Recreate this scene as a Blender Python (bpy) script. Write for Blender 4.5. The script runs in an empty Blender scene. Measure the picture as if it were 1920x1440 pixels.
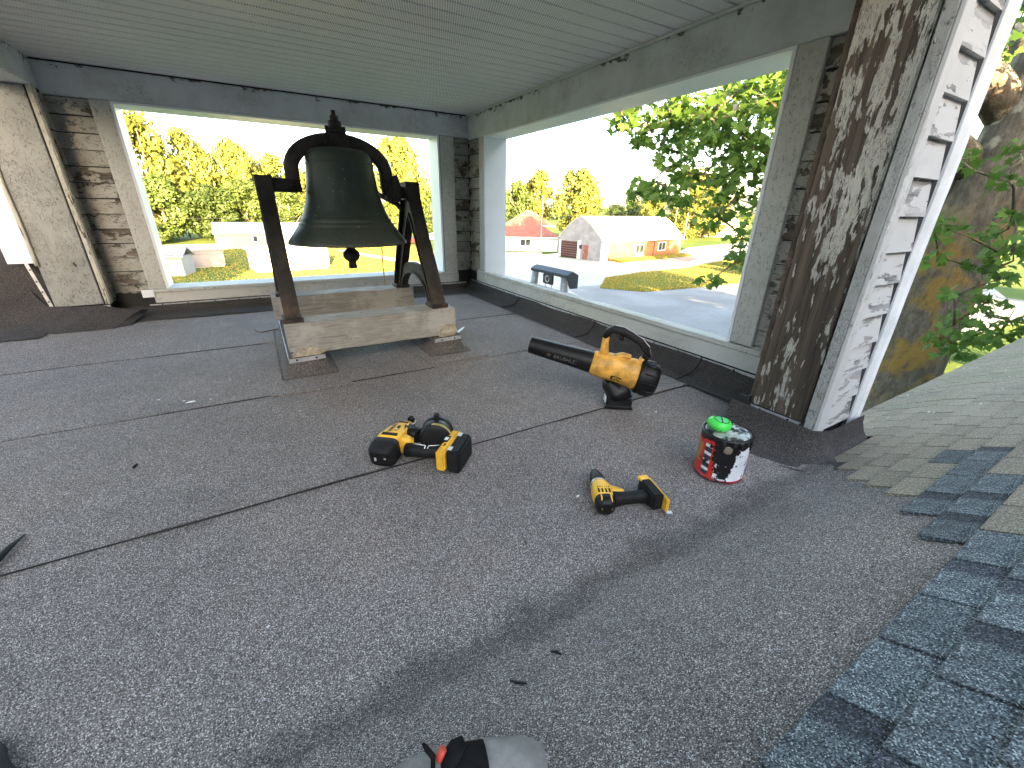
import bpy, bmesh, math, random
from mathutils import Vector, Matrix, noise
import numpy as np
random.seed(7)
R = math.radians
SC = bpy.context.scene
COL = SC.collection

# ------------------------------------------------------------ camera
cam = bpy.data.cameras.new('camera'); camo = bpy.data.objects.new('camera', cam); COL.objects.link(camo)
cam.sensor_fit = 'HORIZONTAL'; cam.sensor_width = 36; cam.lens = 14.475
cam.clip_start = 0.02; cam.clip_end = 3000
camo.matrix_world = Matrix(((0.86342, 0.18394, -0.46976, 0),
                            (-0.50419, 0.34648, -0.79104, 0),
                            (0.01726, 0.91985, 0.39190, 1.0), (0, 0, 0, 1)))
SC.camera = camo
# ------------------------------------------------------------ daylight
SUN_DIR = Vector((-0.20, -0.98, 0)).normalized()          # low evening sun behind the roof
SUN_EL = R(12)
w = bpy.data.worlds.new('World'); SC.world = w; w.use_nodes = True
wn = w.node_tree; bg = wn.nodes['Background']
sky = wn.nodes.new('ShaderNodeTexSky'); sky.sky_type = 'NISHITA'; sky.sun_disc = False
sky.sun_elevation = SUN_EL; sky.sun_rotation = math.atan2(SUN_DIR.x, SUN_DIR.y)
sky.air_density = 1.0; sky.dust_density = 2.4; sky.ozone_density = 0.5
wn.links.new(sky.outputs[0], bg.inputs[0]); bg.inputs[1].default_value = 0.10
sl = bpy.data.lights.new('sun', 'SUN'); so = bpy.data.objects.new('sun', sl); COL.objects.link(so)
sl.energy = 5.0; sl.angle = R(0.6); sl.color = (1.0, 0.72, 0.36)
sv = Vector((SUN_DIR.x*math.cos(SUN_EL), SUN_DIR.y*math.cos(SUN_EL), math.sin(SUN_EL)))
so.rotation_euler = sv.to_track_quat('Z', 'Y').to_euler()
so.location = sv*50
vs = SC.view_settings; vs.view_transform = 'Standard'; vs.look = 'None'; vs.gamma = 1; vs.use_curve_mapping = False
vs.exposure = 4.0
SC.cycles.max_bounces = 8; SC.cycles.diffuse_bounces = 5; SC.cycles.transparent_max_bounces = 4

# ------------------------------------------------------------ node helper
class NT:
    def __init__(s, name):
        s.m = bpy.data.materials.new(name); s.m.use_nodes = True
        s.t = s.m.node_tree; s.b = s.t.nodes['Principled BSDF']; s.out = s.t.nodes['Material Output']
    def put(s, sock, v):
        if v is None: return
        if isinstance(v, bpy.types.NodeSocket): s.t.links.new(v, sock)
        elif isinstance(v, bpy.types.Node): s.t.links.new(v.outputs[0], sock)
        else:
            if sock.type == 'RGBA' and len(v) == 3: v = (*v, 1)
            sock.default_value = v
    def n(s, typ, ins=None, **props):
        nd = s.t.nodes.new('ShaderNode'+typ)
        for k, v in props.items(): setattr(nd, k, v)
        for k, v in (ins or {}).items(): s.put(nd.inputs[k], v)
        return nd
    def math(s, op, a, b=0.5, clamp=False):
        return s.n('Math', {0: a, 1: b}, operation=op, use_clamp=clamp).outputs[0]
    def noise(s, vec, scale, detail=4, rough=.55, dist=0.0):
        return s.n('TexNoise', {'Vector': vec, 'Scale': scale, 'Detail': detail, 'Roughness': rough, 'Distortion': dist}).outputs[0]
    def step(s, x, a, b):
        return s.n('MapRange', {0: x, 1: a, 2: b, 3: 0.0, 4: 1.0}, interpolation_type='SMOOTHSTEP').outputs[0]
    def mix(s, f, a, b, bt='MIX'):
        nd = s.n('Mix', data_type='RGBA', blend_type=bt)
        s.put(nd.inputs[0], f); s.put(nd.inputs[6], a); s.put(nd.inputs[7], b)
        return nd.outputs[2]
    def obj(s, rand=True):
        c = s.n('TexCoord').outputs['Object']
        if not rand: return c
        r = s.n('ObjectInfo').outputs['Random']
        off = s.math('MULTIPLY', r, 37.0)
        return s.n('VectorMath', {0: c, 1: s.n('CombineXYZ', {0: off, 1: off, 2: off}).outputs[0]}, operation='ADD').outputs[0]
    def scale(s, v, sc):
        return s.n('VectorMath', {0: v, 1: sc}, operation='MULTIPLY').outputs[0]
    def bump(s, h, dist, strength=1.0):
        return s.n('Bump', {'Height': h, 'Distance': dist, 'Strength': strength}).outputs[0]
    def done(s, color, rough=.8, metal=0.0, normal=None, spec=.5):
        s.put(s.b.inputs['Base Color'], color); s.put(s.b.inputs['Roughness'], rough)
        s.put(s.b.inputs['Metallic'], metal); s.put(s.b.inputs['Normal'], normal)
        s.put(s.b.inputs['Specular IOR Level'], spec)
        return s.m

def plain(name, col, rough=.6, metal=0.0, var=.25, sc=6.0, bump=0.0, spec=.5):
    t = NT(name); c = t.obj()
    f = t.noise(c, sc, 6, .65)
    lo = tuple(x*(1-var) for x in col); hi = tuple(min(1, x*(1+var)) for x in col)
    col_ = t.mix(t.step(f, .3, .7), lo, hi)
    nrm = t.bump(t.noise(c, sc*12, 3), bump) if bump else None
    return t.done(col_, rough, metal, nrm, spec)

def peel(name, paint, wood, thr, stretch=(1, 1, 1), sc=1.0, crack=.5, grain=(1, 1, 1), dirt=.5, lift=.004, low=None, gator=0, edge=.16, high=None):
    """old flaking paint on timber: layered chips with curled edges and bare grain"""
    t = NT(name); c = t.obj()
    v = t.scale(c, stretch)
    warp = t.n('TexNoise', {'Vector': v, 'Scale': 6.0*sc, 'Detail': 3.0})
    wv = t.n('VectorMath', {0: v, 1: t.scale(warp.outputs['Color'], (.10/sc,)*3)}, operation='ADD').outputs[0]
    n1 = t.noise(v, 2.6*sc, 9, .66)
    n2 = t.noise(wv, 11*sc, 4, .5)
    n3 = t.noise(wv, 30*sc, 3, .5)
    m = t.math('ADD', t.math('MULTIPLY', n1, .62), t.math('MULTIPLY', n2, .38))
    if low:      # weather bites hardest towards the foot of the post
        z = t.n('SeparateXYZ', {0: t.n('TexCoord').outputs['Object']}).outputs[2]
        m = t.math('ADD', m, t.math('MULTIPLY', t.math('SUBTRACT', 1.0, t.step(z, low[0], low[1])), low[2]))
    if high:     # damp under the soffit has lifted the top edge
        z = t.n('SeparateXYZ', {0: t.n('TexCoord').outputs['Object']}).outputs[2]
        m = t.math('ADD', m, t.math('MULTIPLY', t.step(z, high[0], high[1]), high[2]))
    bare = t.step(m, thr, thr+.014)
    gate = t.step(t.noise(v, 1.7*sc, 5), .60-.3*crack, .70-.3*crack)
    def contour(n_, k, w_):      # curled flake edges follow the layer steps
        f = t.math('FRACT', t.math('MULTIPLY', n_, k))
        return t.math('SUBTRACT', 1.0, t.step(f, .0, w_)), t.math('FLOOR', t.math('MULTIPLY', n_, k))
    e1, s1 = contour(n2, 7.0, edge); e2, s2 = contour(n3, 6.0, .20)
    brk = t.step(t.noise(c, 22*sc, 2), .42, .56)
    ck = t.math('MULTIPLY', t.math('MAXIMUM', t.math('MULTIPLY', e1, brk), t.math('MULTIPLY', t.math('MULTIPLY', e2, brk), .55)), gate)
    if gator:
        vg = t.n('VectorMath', {0: t.scale(c, (1.6, 1.6, .8)), 1: t.scale(warp.outputs['Color'], (.09, .09, .09))}, operation='ADD').outputs[0]
        vo = t.n('TexVoronoi', {'Vector': vg, 'Scale': float(gator)}, feature='DISTANCE_TO_EDGE').outputs[0]
        chk = t.math('SUBTRACT', 1.0, t.step(vo, .012, .055))
        chk = t.math('MULTIPLY', t.math('MULTIPLY', chk, .8), t.math('MULTIPLY', t.step(t.noise(c, 6, 5), .42, .58), t.step(t.noise(c, 42, 2), .40, .52)))
        ck = t.math('MAXIMUM', ck, chk)
    g = t.noise(t.scale(c, grain), 60.0, 5, .6)
    g2 = t.noise(t.scale(c, grain), 14.0, 4, .6)
    wcol = t.mix(t.step(g, .3, .7), tuple(x*.40 for x in wood), wood)
    wcol = t.mix(t.step(g2, .35, .7), wcol, tuple(min(1, x*1.8) for x in wood))
    d1 = t.step(t.noise(c, 2.3, 8, .7), .40, .75)
    pc = t.mix(t.math('MULTIPLY', d1, dirt), paint, tuple(x*y for x, y in zip(paint, (.55, .52, .47))))
    pc = t.mix(t.math('MULTIPLY', t.step(g, .55, .8), .16), pc, tuple(x*.5 for x in paint))
    pc = t.mix(t.math('MULTIPLY', ck, .82), pc, tuple(x*.40 for x in wood))
    col = t.mix(bare, pc, wcol)
    plates = t.math('MULTIPLY', t.math('ADD', t.math('MULTIPLY', s1, .22), t.math('MULTIPLY', s2, .10)), gate)
    h = t.math('ADD', t.math('MULTIPLY', t.math('SUBTRACT', 1.0, bare), t.math('ADD', .6, t.math('SUBTRACT', plates, t.math('MULTIPLY', ck, .35)))),
               t.math('MULTIPLY', t.math('ADD', g, t.math('MULTIPLY', n2, 1.2)), .16))
    return t.done(col, .75, 0, t.bump(h, lift), .3)

def granules(name, cols, scale=330.0, big=2.0, crease=False, tint=None, objrand=0.0, blend=False):
    """mineral surfaced roofing: every granule its own tone, dirt in broad patches"""
    t = NT(name); c = t.obj(False)
    v = t.n('TexVoronoi', {'Vector': c, 'Scale': scale})
    r = t.n('SeparateColor', {0: v.outputs['Color']}).outputs[0]
    ramp = t.n('ValToRGB', {0: r}); cr = ramp.color_ramp
    cr.interpolation = 'CONSTANT'
    while len(cr.elements) < len(cols): cr.elements.new(.5)
    for e, (p, k) in zip(cr.elements, cols): e.position = p; e.color = (*k, 1)
    d = t.noise(c, big, 7, .65)
    d2 = t.noise(c, big*7, 5, .6)
    a = t.math('ADD', .42, t.math('MULTIPLY', t.math('ADD', t.math('MULTIPLY', d, .72), t.math('MULTIPLY', d2, .28)), 1.16))
    col = t.mix(1.0, ramp.outputs[0], t.n('CombineColor', {0: a, 1: a, 2: a}).outputs[0], 'MULTIPLY')
    if tint:
        col = t.mix(t.math('MULTIPLY', t.step(t.noise(c, 1.3, 5), .45, .7), .8), col, tint, 'MULTIPLY')
    if crease:     # darker uneven band along the bend where the floor meets the slope
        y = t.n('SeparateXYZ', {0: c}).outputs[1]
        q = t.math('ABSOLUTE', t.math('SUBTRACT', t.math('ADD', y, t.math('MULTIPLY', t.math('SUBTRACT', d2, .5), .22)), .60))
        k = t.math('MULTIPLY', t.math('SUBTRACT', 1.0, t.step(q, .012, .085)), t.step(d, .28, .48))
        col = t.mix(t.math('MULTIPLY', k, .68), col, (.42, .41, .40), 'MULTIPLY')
    if blend:      # darker drop of granules at one end of some tabs
        x = t.n('SeparateXYZ', {0: c}).outputs[0]
        r2 = t.n('ObjectInfo').outputs['Random']
        k = t.math('MULTIPLY', t.step(t.math('ADD', x, t.math('MULTIPLY', t.math('SUBTRACT', d2, .5), .05)), .105, .125), t.math('GREATER_THAN', t.math('FRACT', t.math('MULTIPLY', r2, 7.3)), .45))
        col = t.mix(t.math('MULTIPLY', k, .8), col, (.30, .28, .34), 'MULTIPLY')
    if objrand:
        rr = t.n('ObjectInfo').outputs['Random']
        k = t.math('ADD', 1-objrand, t.math('MULTIPLY', rr, 2*objrand))
        col = t.mix(1.0, col, t.n('CombineColor', {0: k, 1: k, 2: k}).outputs[0], 'MULTIPLY')
    h = t.math('ADD', t.math('MULTIPLY', v.outputs['Distance'], -.5), t.math('MULTIPLY', d2, 1.2))
    return t.done(col, .85, 0, t.bump(h, .0025, .8), .35)

def leafmat(name, a, b, tr=.35):
    t = NT(name)
    rnd = t.n('NewGeometry').outputs['Random Per Island']
    oi = t.n('ObjectInfo').outputs['Random']
    c = t.mix(rnd, a, b)
    c = t.mix(t.math('MULTIPLY', oi, .5), c, (a[0]*1.5, a[1]*1.15, a[2]*.8))
    t.done(c, .55, 0, None, .3)
    tl = t.n('BsdfTranslucent', {0: c})
    mx = t.n('MixShader', {0: tr, 1: t.b.outputs[0], 2: tl.outputs[0]})
    t.t.links.new(mx.outputs[0], t.out.inputs[0])
    return t.m

# ------------------------------------------------------------ mesh helpers
def box(bm, x0, x1, y0, y1, z0, z1, M=None):
    vs_ = [bm.verts.new((x, y, z)) for z in (z0, z1) for y in (y0, y1) for x in (x0, x1)]
    for f in ((0, 2, 3, 1), (4, 5, 7, 6), (0, 1, 5, 4), (1, 3, 7, 5), (3, 2, 6, 7), (2, 0, 4, 6)):
        bm.faces.new([vs_[i] for i in f])
    if M: 
        for v in vs_: v.co = M @ v.co
    return vs_
def frame(d):
    d = Vector(d).normalized(); u = d.orthogonal().normalized() if abs(d.z) > .95 else d.cross(Vector((0, 0, 1))).normalized()
    return u, u.cross(d)
def ring(bm, c, u, v, a, b, n=16, p=2.0):
    out = []
    for i in range(n):
        t = 2*math.pi*i/n; ct, st = math.cos(t), math.sin(t)
        out.append(bm.verts.new(Vector(c)+Vector(u)*a*math.copysign(abs(ct)**(2/p), ct)+Vector(v)*b*math.copysign(abs(st)**(2/p), st)))
    return out
def skin(bm, rings, cap=True, smooth=True):
    for r0, r1 in zip(rings, rings[1:]):
        n = len(r0)
        for i in range(n):
            f = bm.faces.new((r0[i], r0[(i+1) % n], r1[(i+1) % n], r1[i])); f.smooth = smooth
    if cap:
        bm.faces.new(rings[0][::-1]); bm.faces.new(rings[-1])
def cyl(bm, p0, p1, r0, r1=None, n=12):
    r1 = r0 if r1 is None else r1
    d = Vector(p1)-Vector(p0); u, v = frame(d)
    skin(bm, [ring(bm, p0, u, v, r0, r0, n), ring(bm, p1, u, v, r1, r1, n)])
def loft(bm, secs, n=16, p=2.6, up=None):
    """secs: (center, half width, half height); stations along a path"""
    pts = [Vector(s[0]) for s in secs]; rings = []
    for i, s in enumerate(secs):
        d = (pts[min(i+1, len(pts)-1)]-pts[max(i-1, 0)]).normalized()
        upv = Vector(up) if up else (Vector((0, 0, 1)) if abs(d.z) < .9 else Vector((0, 1, 0)))
        u = d.cross(upv).normalized(); v = u.cross(d)
        rings.append(ring(bm, pts[i], u, v, s[1], s[2], n, s[3] if len(s) > 3 else p))
    skin(bm, rings)
def tube(bm, pts, r, n=8, p=2.0):
    rr = r if hasattr(r, '__len__') else [r]*len(pts)
    loft(bm, [(q, k, k) for q, k in zip(pts, rr)], n, p)
def lathe(bm, prof, c=(0, 0, 0), n=48):
    rings = [[bm.verts.new((c[0]+r*math.cos(2*math.pi*i/n), c[1]+r*math.sin(2*math.pi*i/n), c[2]+z)) for i in range(n)] for r, z in prof]
    skin(bm, rings, cap=False)
    return rings
def prism(bm, poly, a, b, ax='x'):
    """closed 2-D outline extruded from a to b along an axis"""
    def P(p, t): return {'x': (t, p[0], p[1]), 'y': (p[0], t, p[1]), 'z': (p[0], p[1], t)}[ax]
    A = [bm.verts.new(P(p, a)) for p in poly]; B = [bm.verts.new(P(p, b)) for p in poly]
    n = len(poly)
    for i in range(n): bm.faces.new((A[i], A[(i+1) % n], B[(i+1) % n], B[i]))
    bm.faces.new(A[::-1]); bm.faces.new(B)
def quad(bm, *p):
    return bm.faces.new([bm.verts.new(q) for q in p])
def bev(bm, wd, seg=1):
    bmesh.ops.recalc_face_normals(bm, faces=bm.faces)
    ed = [e for e in bm.edges if len(e.link_faces) == 2 and e.calc_face_angle(0) > .5]
    bmesh.ops.bevel(bm, geom=ed, offset=wd, segments=seg, affect='EDGES', clamp_overlap=True)

def mk(name, bm, m, parent=None, keep=False, smooth=False):
    """link a bmesh as one object; parts of world-built things are moved into their thing's frame"""
    bmesh.ops.recalc_face_normals(bm, faces=bm.faces)
    if parent and not keep:
        p = parent; o = Vector((0, 0, 0))
        while p: o += p.location; p = p.parent
        bmesh.ops.translate(bm, verts=bm.verts, vec=-o)
    if smooth:
        for f in bm.faces: f.smooth = True
    me = bpy.data.meshes.new(name); bm.to_mesh(me); bm.free()
    me.materials.append(m)
    return link(name, me, parent)
def link(name, me, parent=None):
    ob = bpy.data.objects.new(name, me); COL.objects.link(ob); ob.parent = parent
    return ob
def tag(o, label=None, cat=None, group=None, kind=None):
    for k, v in (('label', label), ('category', cat), ('group', group), ('kind', kind)):
        if v: o[k] = v
    return o
def thing(name, label, cat, loc=(0, 0, 0), group=None, kind=None):
    o = bpy.data.objects.new(name, None); COL.objects.link(o); o.location = loc; o.empty_display_size = .1
    return tag(o, label, cat, group, kind)
def B(): return bmesh.new()
def bx(name, m, parent, x0, x1, y0, y1, z0, z1, bv=0.0, keep=False):
    bm = B(); box(bm, x0, x1, y0, y1, z0, z1)
    if bv: bev(bm, bv)
    return mk(name, bm, m, parent, keep)
def wob(bm, amp, sc=3.0, seed=0.0):
    for v in bm.verts:
        v.co += Vector(noise.noise_vector(v.co*sc+Vector((seed, seed, seed))))*amp
_txt = {}
def text(name, s, size, m, parent, M, depth=.0008):
    """flat raised lettering, laid by matrix M in the parent's frame"""
    cu = bpy.data.curves.new(name, 'FONT'); cu.body = s; cu.size = size; cu.extrude = depth; cu.resolution_u = 2
    cu.align_x = 'CENTER'; cu.align_y = 'CENTER'
    tmp = bpy.data.objects.new('tmp', cu); COL.objects.link(tmp)
    me = bpy.data.meshes.new_from_object(tmp.evaluated_get(bpy.context.evaluated_depsgraph_get()))
    bpy.data.objects.remove(tmp); me.name = name
    me.transform(M); me.materials.clear(); me.materials.append(m)
    return link(name, me, parent)
def axes(o, x, z):
    """matrix with origin o, x axis along x and z axis towards z"""
    x = Vector(x).normalized(); z = Vector(z); z = (z-x*z.dot(x)).normalized(); y = z.cross(x)
    return Matrix(((x.x, y.x, z.x, o[0]), (x.y, y.y, z.y, o[1]), (x.z, y.z, z.z, o[2]), (0, 0, 0, 1)))

# ------------------------------------------------------------ materials
WHITE = (.60, .60, .57)
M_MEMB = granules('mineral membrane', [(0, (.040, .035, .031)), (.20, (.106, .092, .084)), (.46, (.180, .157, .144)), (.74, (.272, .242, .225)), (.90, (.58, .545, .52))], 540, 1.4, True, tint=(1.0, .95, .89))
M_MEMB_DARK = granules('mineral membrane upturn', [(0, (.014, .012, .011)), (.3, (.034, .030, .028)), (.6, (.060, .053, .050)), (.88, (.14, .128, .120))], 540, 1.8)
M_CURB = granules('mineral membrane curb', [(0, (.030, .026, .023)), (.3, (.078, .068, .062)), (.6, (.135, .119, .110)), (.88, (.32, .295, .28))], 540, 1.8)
M_SH_BLUE = granules('blue grey shingle', [(0, (.024, .028, .033)), (.26, (.062, .072, .078)), (.52, (.110, .130, .138)), (.78, (.200, .228, .230)), (.93, (.40, .43, .43))], 520, 5, objrand=.30, blend=True)
M_SH_GREEN = granules('weathered shingle', [(0, (.125, .105, .08)), (.3, (.215, .18, .135)), (.6, (.295, .25, .19)), (.85, (.42, .365, .285))], 460, 3, tint=(.84, .98, .80), objrand=.12)
M_UNDER = plain('black underlay', (.010, .010, .010), .95)
M_SIDE = peel('flaking siding paint', (.40, .395, .37), (.105, .09, .072), .560, (.7, 1, 1.3), 1.0, 1.0, (.12, 1, 2), .9, .008, None, 0, .24)
M_SIDE_Y = peel('flaking siding paint along', (.41, .395, .36), (.10, .082, .062), .545, (1, .7, 1.3), 1.0, 1.0, (1, .12, 2), .9, .009, None, 0, .24)
M_SIDE_W = peel('white siding paint', (.475, .47, .46), (.22, .215, .21), .535, (.5, 1, 1.8), 1.6, .12, (.1, 1, 2), .22, .002)
M_TRIM_W = peel('white corner trim', (.485, .48, .47), (.24, .225, .20), .60, (2, 2, .4), 1.5, .4, (2, 2, .1), .22, .002)
M_BEAM = peel('old painted beam', (.61, .635, .66), (.15, .135, .115), .685, (.8, .8, 1.1), 2.2, .3, (.1, .1, 1), .6, .004, high=(1.885, 1.985, .185))
M_CASE = peel('old painted casing', (.55, .55, .52), (.13, .11, .085), .640, (1.6, 1.6, .45), 1.7, .8, (1, 1, .08), .45, .003)
M_SILL = peel('old painted sill', (.56, .56, .53), (.20, .16, .11), .635, (.35, .35, 1.2), 1.3, .5, (.1, .1, 1), .5, .003)
M_POST = peel('bare weathered post', (.42, .405, .355), (.060, .047, .035), .502, (2.0, 2.0, .42), 2.7, 1.0, (3, 3, .10), .5, .007, (.35, 1.15, .085), 46)
M_POST_L = peel('alligatored post board', (.335, .34, .33), (.085, .075, .062), .645, (1.6, 1.6, .7), 1.1, .75, (2, 2, .1), .7, .005, None, 60)
M_BATTEN = peel('batten', (.54, .52, .46), (.10, .08, .06), .545, (2.4, 2.4, .5), 1.5, .7, (2, 2, .1), .5, .004)
M_NEW = plain('new white jamb paint', (.84, .86, .88), .45, 0, .04, 2)
M_SOFF = NT('vinyl soffit')
def _soff():
    t = M_SOFF; c = t.obj(False); s = t.n('SeparateXYZ', {0: c})
    a = t.math('SINE', t.math('MULTIPLY', t.math('ADD', s.outputs[0], t.math('MULTIPLY', s.outputs[1], .5)), 2*math.pi/.014))
    b_ = t.math('SINE', t.math('MULTIPLY', s.outputs[1], 2*math.pi/.016))
    m = t.step(t.math('MULTIPLY', a, b_), .25, .55)
    d = t.step(t.noise(c, 1.6, 6), .35, .75)
    base = t.mix(d, (.89, .855, .87), (.82, .79, .80))
    return t.done(t.mix(t.math('MULTIPLY', m, .75), base, (.14, .14, .14)), .55, 0, t.bump(t.math('SUBTRACT', 1.0, m), .0015), .4)
M_SOFF = _soff()
M_VINYL = plain('vinyl trim', (.60, .61, .61), .45, 0, .08, 3)
M_DOWN = plain('painted gutter metal', (.70, .71, .72), .4, 0, .12, 5)
M_ALU = plain('aluminium bar', (.62, .63, .65), .42, .7, .15, 20)
M_TAR = plain('black roof cement', (.008, .008, .008), .28, 0, .3, 30, .004)
M_SCREW = plain('dark screw', (.015, .015, .015), .45, .3, .2, 30)
M_FELT = plain('dark felt', (.012, .012, .014), .9, 0, .3, 8)
def _bronze():
    t = NT('old bell bronze'); c = t.obj(False)
    n1 = t.noise(c, 3, 8, .7); n2 = t.noise(t.scale(c, (9, 9, 1.2)), 4, 5, .6)
    col = t.mix(t.step(n1, .35, .7), (.040, .056, .048), (.070, .076, .062))
    col = t.mix(t.math('MULTIPLY', t.step(n2, .55, .75), .6), col, (.075, .115, .095))
    sp = t.step(t.noise(c, 38, 2, .4), .72, .75)
    col = t.mix(t.math('MULTIPLY', sp, .6), col, (.30, .31, .28))
    return t.done(col, .50, .25, t.bump(t.noise(c, 60, 4), .0015), .5)
M_BELL = _bronze()
M_IRON = plain('rusty cast iron', (.050, .043, .038), .62, .35, .45, 9, .003)
def _iron2():
    t = NT('stand iron'); c = t.obj(False); z = t.n('SeparateXYZ', {0: c}).outputs[2]
    n1 = t.noise(c, 9, 6, .7)
    col = t.mix(t.step(n1, .35, .7), (.022, .020, .019), (.052, .045, .040))
    rust = t.math('MULTIPLY', t.step(n1, .40, .62), t.math('SUBTRACT', 1.0, t.step(z, .30, .55)))
    col = t.mix(t.math('MULTIPLY', rust, .7), col, (.13, .072, .042))
    return t.done(col, .66, .3, t.bump(t.noise(c, 45, 5), .003), .4)
M_IRON2 = _iron2()
def _timb():
    t = NT('grey weathered timber'); c = t.obj()
    g = t.noise(t.scale(c, (1.0, 14, 14)), 8, 9, .7); g2 = t.noise(t.scale(c, (.6, 22, 22)), 6, 5, .6); b_ = t.noise(c, 3.2, 6, .65); k = t.noise(c, 13, 4, .6)
    col = t.mix(t.step(g, .32, .66), (.23, .215, .19), (.36, .345, .315))
    col = t.mix(t.math('MULTIPLY', t.step(g2, .55, .72), .6), col, (.11, .10, .085))
    col = t.mix(t.math('MULTIPLY', t.step(b_, .48, .62), .55), col, (.50, .495, .47))
    col = t.mix(t.math('MULTIPLY', t.step(k, .66, .72), .75), col, (.055, .048, .04))
    return t.done(col, .85, 0, t.bump(t.math('ADD', g, t.math('MULTIPLY', g2, .6)), .006), .25)
M_TIMB = _timb()
M_ROT = plain('pale rotten wood', (.46, .40, .30), .9, 0, .4, 22, .008)
M_YEL = plain('tool yellow', (.78, .43, .035), .42, 0, .18, 14)
M_YEL_OLD = plain('scuffed tool yellow', (.60, .31, .05), .5, 0, .40, 16)
M_BLK = plain('black tool plastic', (.007, .007, .007), .45, 0, .3, 12, .0006, spec=.28)
M_RUB = plain('black rubber grip', (.009, .009, .009), .62, 0, .3, 30, .001, spec=.28)
M_INK = plain('black print', (.010, .010, .010), .5)
M_LGREY = plain('pale print', (.50, .50, .50), .5)
M_STEEL = plain('bare steel', (.55, .55, .55), .3, .9, .2, 20)
M_ROPE = plain('yellow bell cord', (.50, .36, .10), .8)
M_CHIP = plain('white paint chip', (.72, .72, .70), .6)
M_GREEN = plain('neon green plastic', (.06, .62, .07), .4, 0, .08, 8)
M_TEAL = plain('pale teal print', (.22, .58, .50), .45, 0, .2, 20)
M_GRASS = None

# ============================================================ THE ROOF FLOOR
TH = R(33); TT = math.tan(TH); Y0 = .605
def slope(y): return -(y-Y0)*TT
floor = thing('floor', None, None, kind='structure')
# membrane sheets, one roll each, every lap 5 mm proud of the next
def sheet(y0, y1, x0, x1, zoff, seed, curl=0):
    bm = B(); nx, ny = 60, 10
    g = [[None]*(ny+1) for _ in range(nx+1)]
    for i in range(nx+1):
        for j in range(ny+1):
            x = x0+(x1-x0)*i/nx; y = y0+(y1-y0)*j/ny
            z = zoff+.006*noise.noise((x*1.3, y*1.3, 3.3))-.0035*(j/ny)
            if j == 0: y += .006*noise.noise((x*3, seed, 0)); z += .0015*noise.noise((x*6, seed, 1))
            z += .03*math.exp(-max(0, 2.39-x)/.045) if x > 1.9 and y < 5 and y > 1.1 else 0
            g[i][j] = bm.verts.new((x, y, z))
    for i in range(nx):
        for j in range(ny):
            f = bm.faces.new((g[i][j], g[i+1][j], g[i+1][j+1], g[i][j+1])); f.smooth = True
    for i in range(nx):   # thick visible lap edge
        a, b = g[i][0].co, g[i+1][0].co
        quad(bm, a, b, b-Vector((0, 0, .009)), a-Vector((0, 0, .009)))
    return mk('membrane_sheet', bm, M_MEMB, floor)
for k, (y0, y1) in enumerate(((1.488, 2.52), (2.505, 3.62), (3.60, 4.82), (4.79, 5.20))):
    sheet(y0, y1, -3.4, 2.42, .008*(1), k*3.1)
# near sheet: flat floor that bends up on to the main roof slope
bm = B(); nx = 70; prof = []
for y in (1.53, 1.3, 1.1, .95, .85, .78, .72, .67, .63, .58, .53, .47, .40, .3, .15, .0, -.2, -.6, -1.2):
    d = (Y0-y)*TT; s = .5*(d+math.sqrt(d*d+.0022))-.004
    prof.append((y, s+.004))
g = []
for i in range(nx+1):
    x = -3.4+(5.82)*i/nx; row = []
    for y, z in prof:
        row.append(bm.verts.new((x, y, z+.006*noise.noise((x*1.6, y*1.6, 7.1))+.004*noise.noise((x*5, y*5, 1.1))+(.03*math.exp(-max(0, 2.39-x)/.045) if y > 1.05 else 0))))
    g.append(row)
for i in range(nx):
    for j in range(len(prof)-1):
        if (g[i][j].co.x > 1.86 and prof[j][0] < .7): continue
        f = bm.faces.new((g[i][j], g[i+1][j], g[i+1][j+1], g[i][j+1])); f.smooth = True
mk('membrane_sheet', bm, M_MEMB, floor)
# membrane upturns along the walls, cant shaped
def upturn(name, path, prof, m=M_MEMB_DARK, amp=.006):
    bm = B(); rows = []
    for (x, y, nx_, ny_) in path:
        rows.append([bm.verts.new(Vector((x+nx_*d, y+ny_*d, z))+Vector(noise.noise_vector((x*4, y*4, z*9)))*amp) for d, z in prof])
    for r0, r1 in zip(rows, rows[1:]):
        for j in range(len(prof)-1):
            f = bm.faces.new((r0[j], r1[j], r1[j+1], r0[j+1])); f.smooth = True
    return mk(name, bm, m, floor)
cant = [(.30, .014), (.20, .018), (.13, .028), (.08, .05), (.04, .085), (.015, .125)]
n = 30
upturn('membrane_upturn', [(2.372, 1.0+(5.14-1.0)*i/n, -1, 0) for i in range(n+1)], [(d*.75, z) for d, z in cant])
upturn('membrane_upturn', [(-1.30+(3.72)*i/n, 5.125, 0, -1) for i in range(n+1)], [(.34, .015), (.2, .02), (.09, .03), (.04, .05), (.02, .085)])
# vertical laps on the right upturn
for y in (1.56, 2.60, 3.85):
    bm = B(); pts = [(2.372-d*.75-.003, y+.01*noise.noise((z*20, y, 0)), z+.006) for d, z in cant]
    tube(bm, pts, .0045, 5); mk('membrane_lap', bm, M_TAR, floor)

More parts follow.
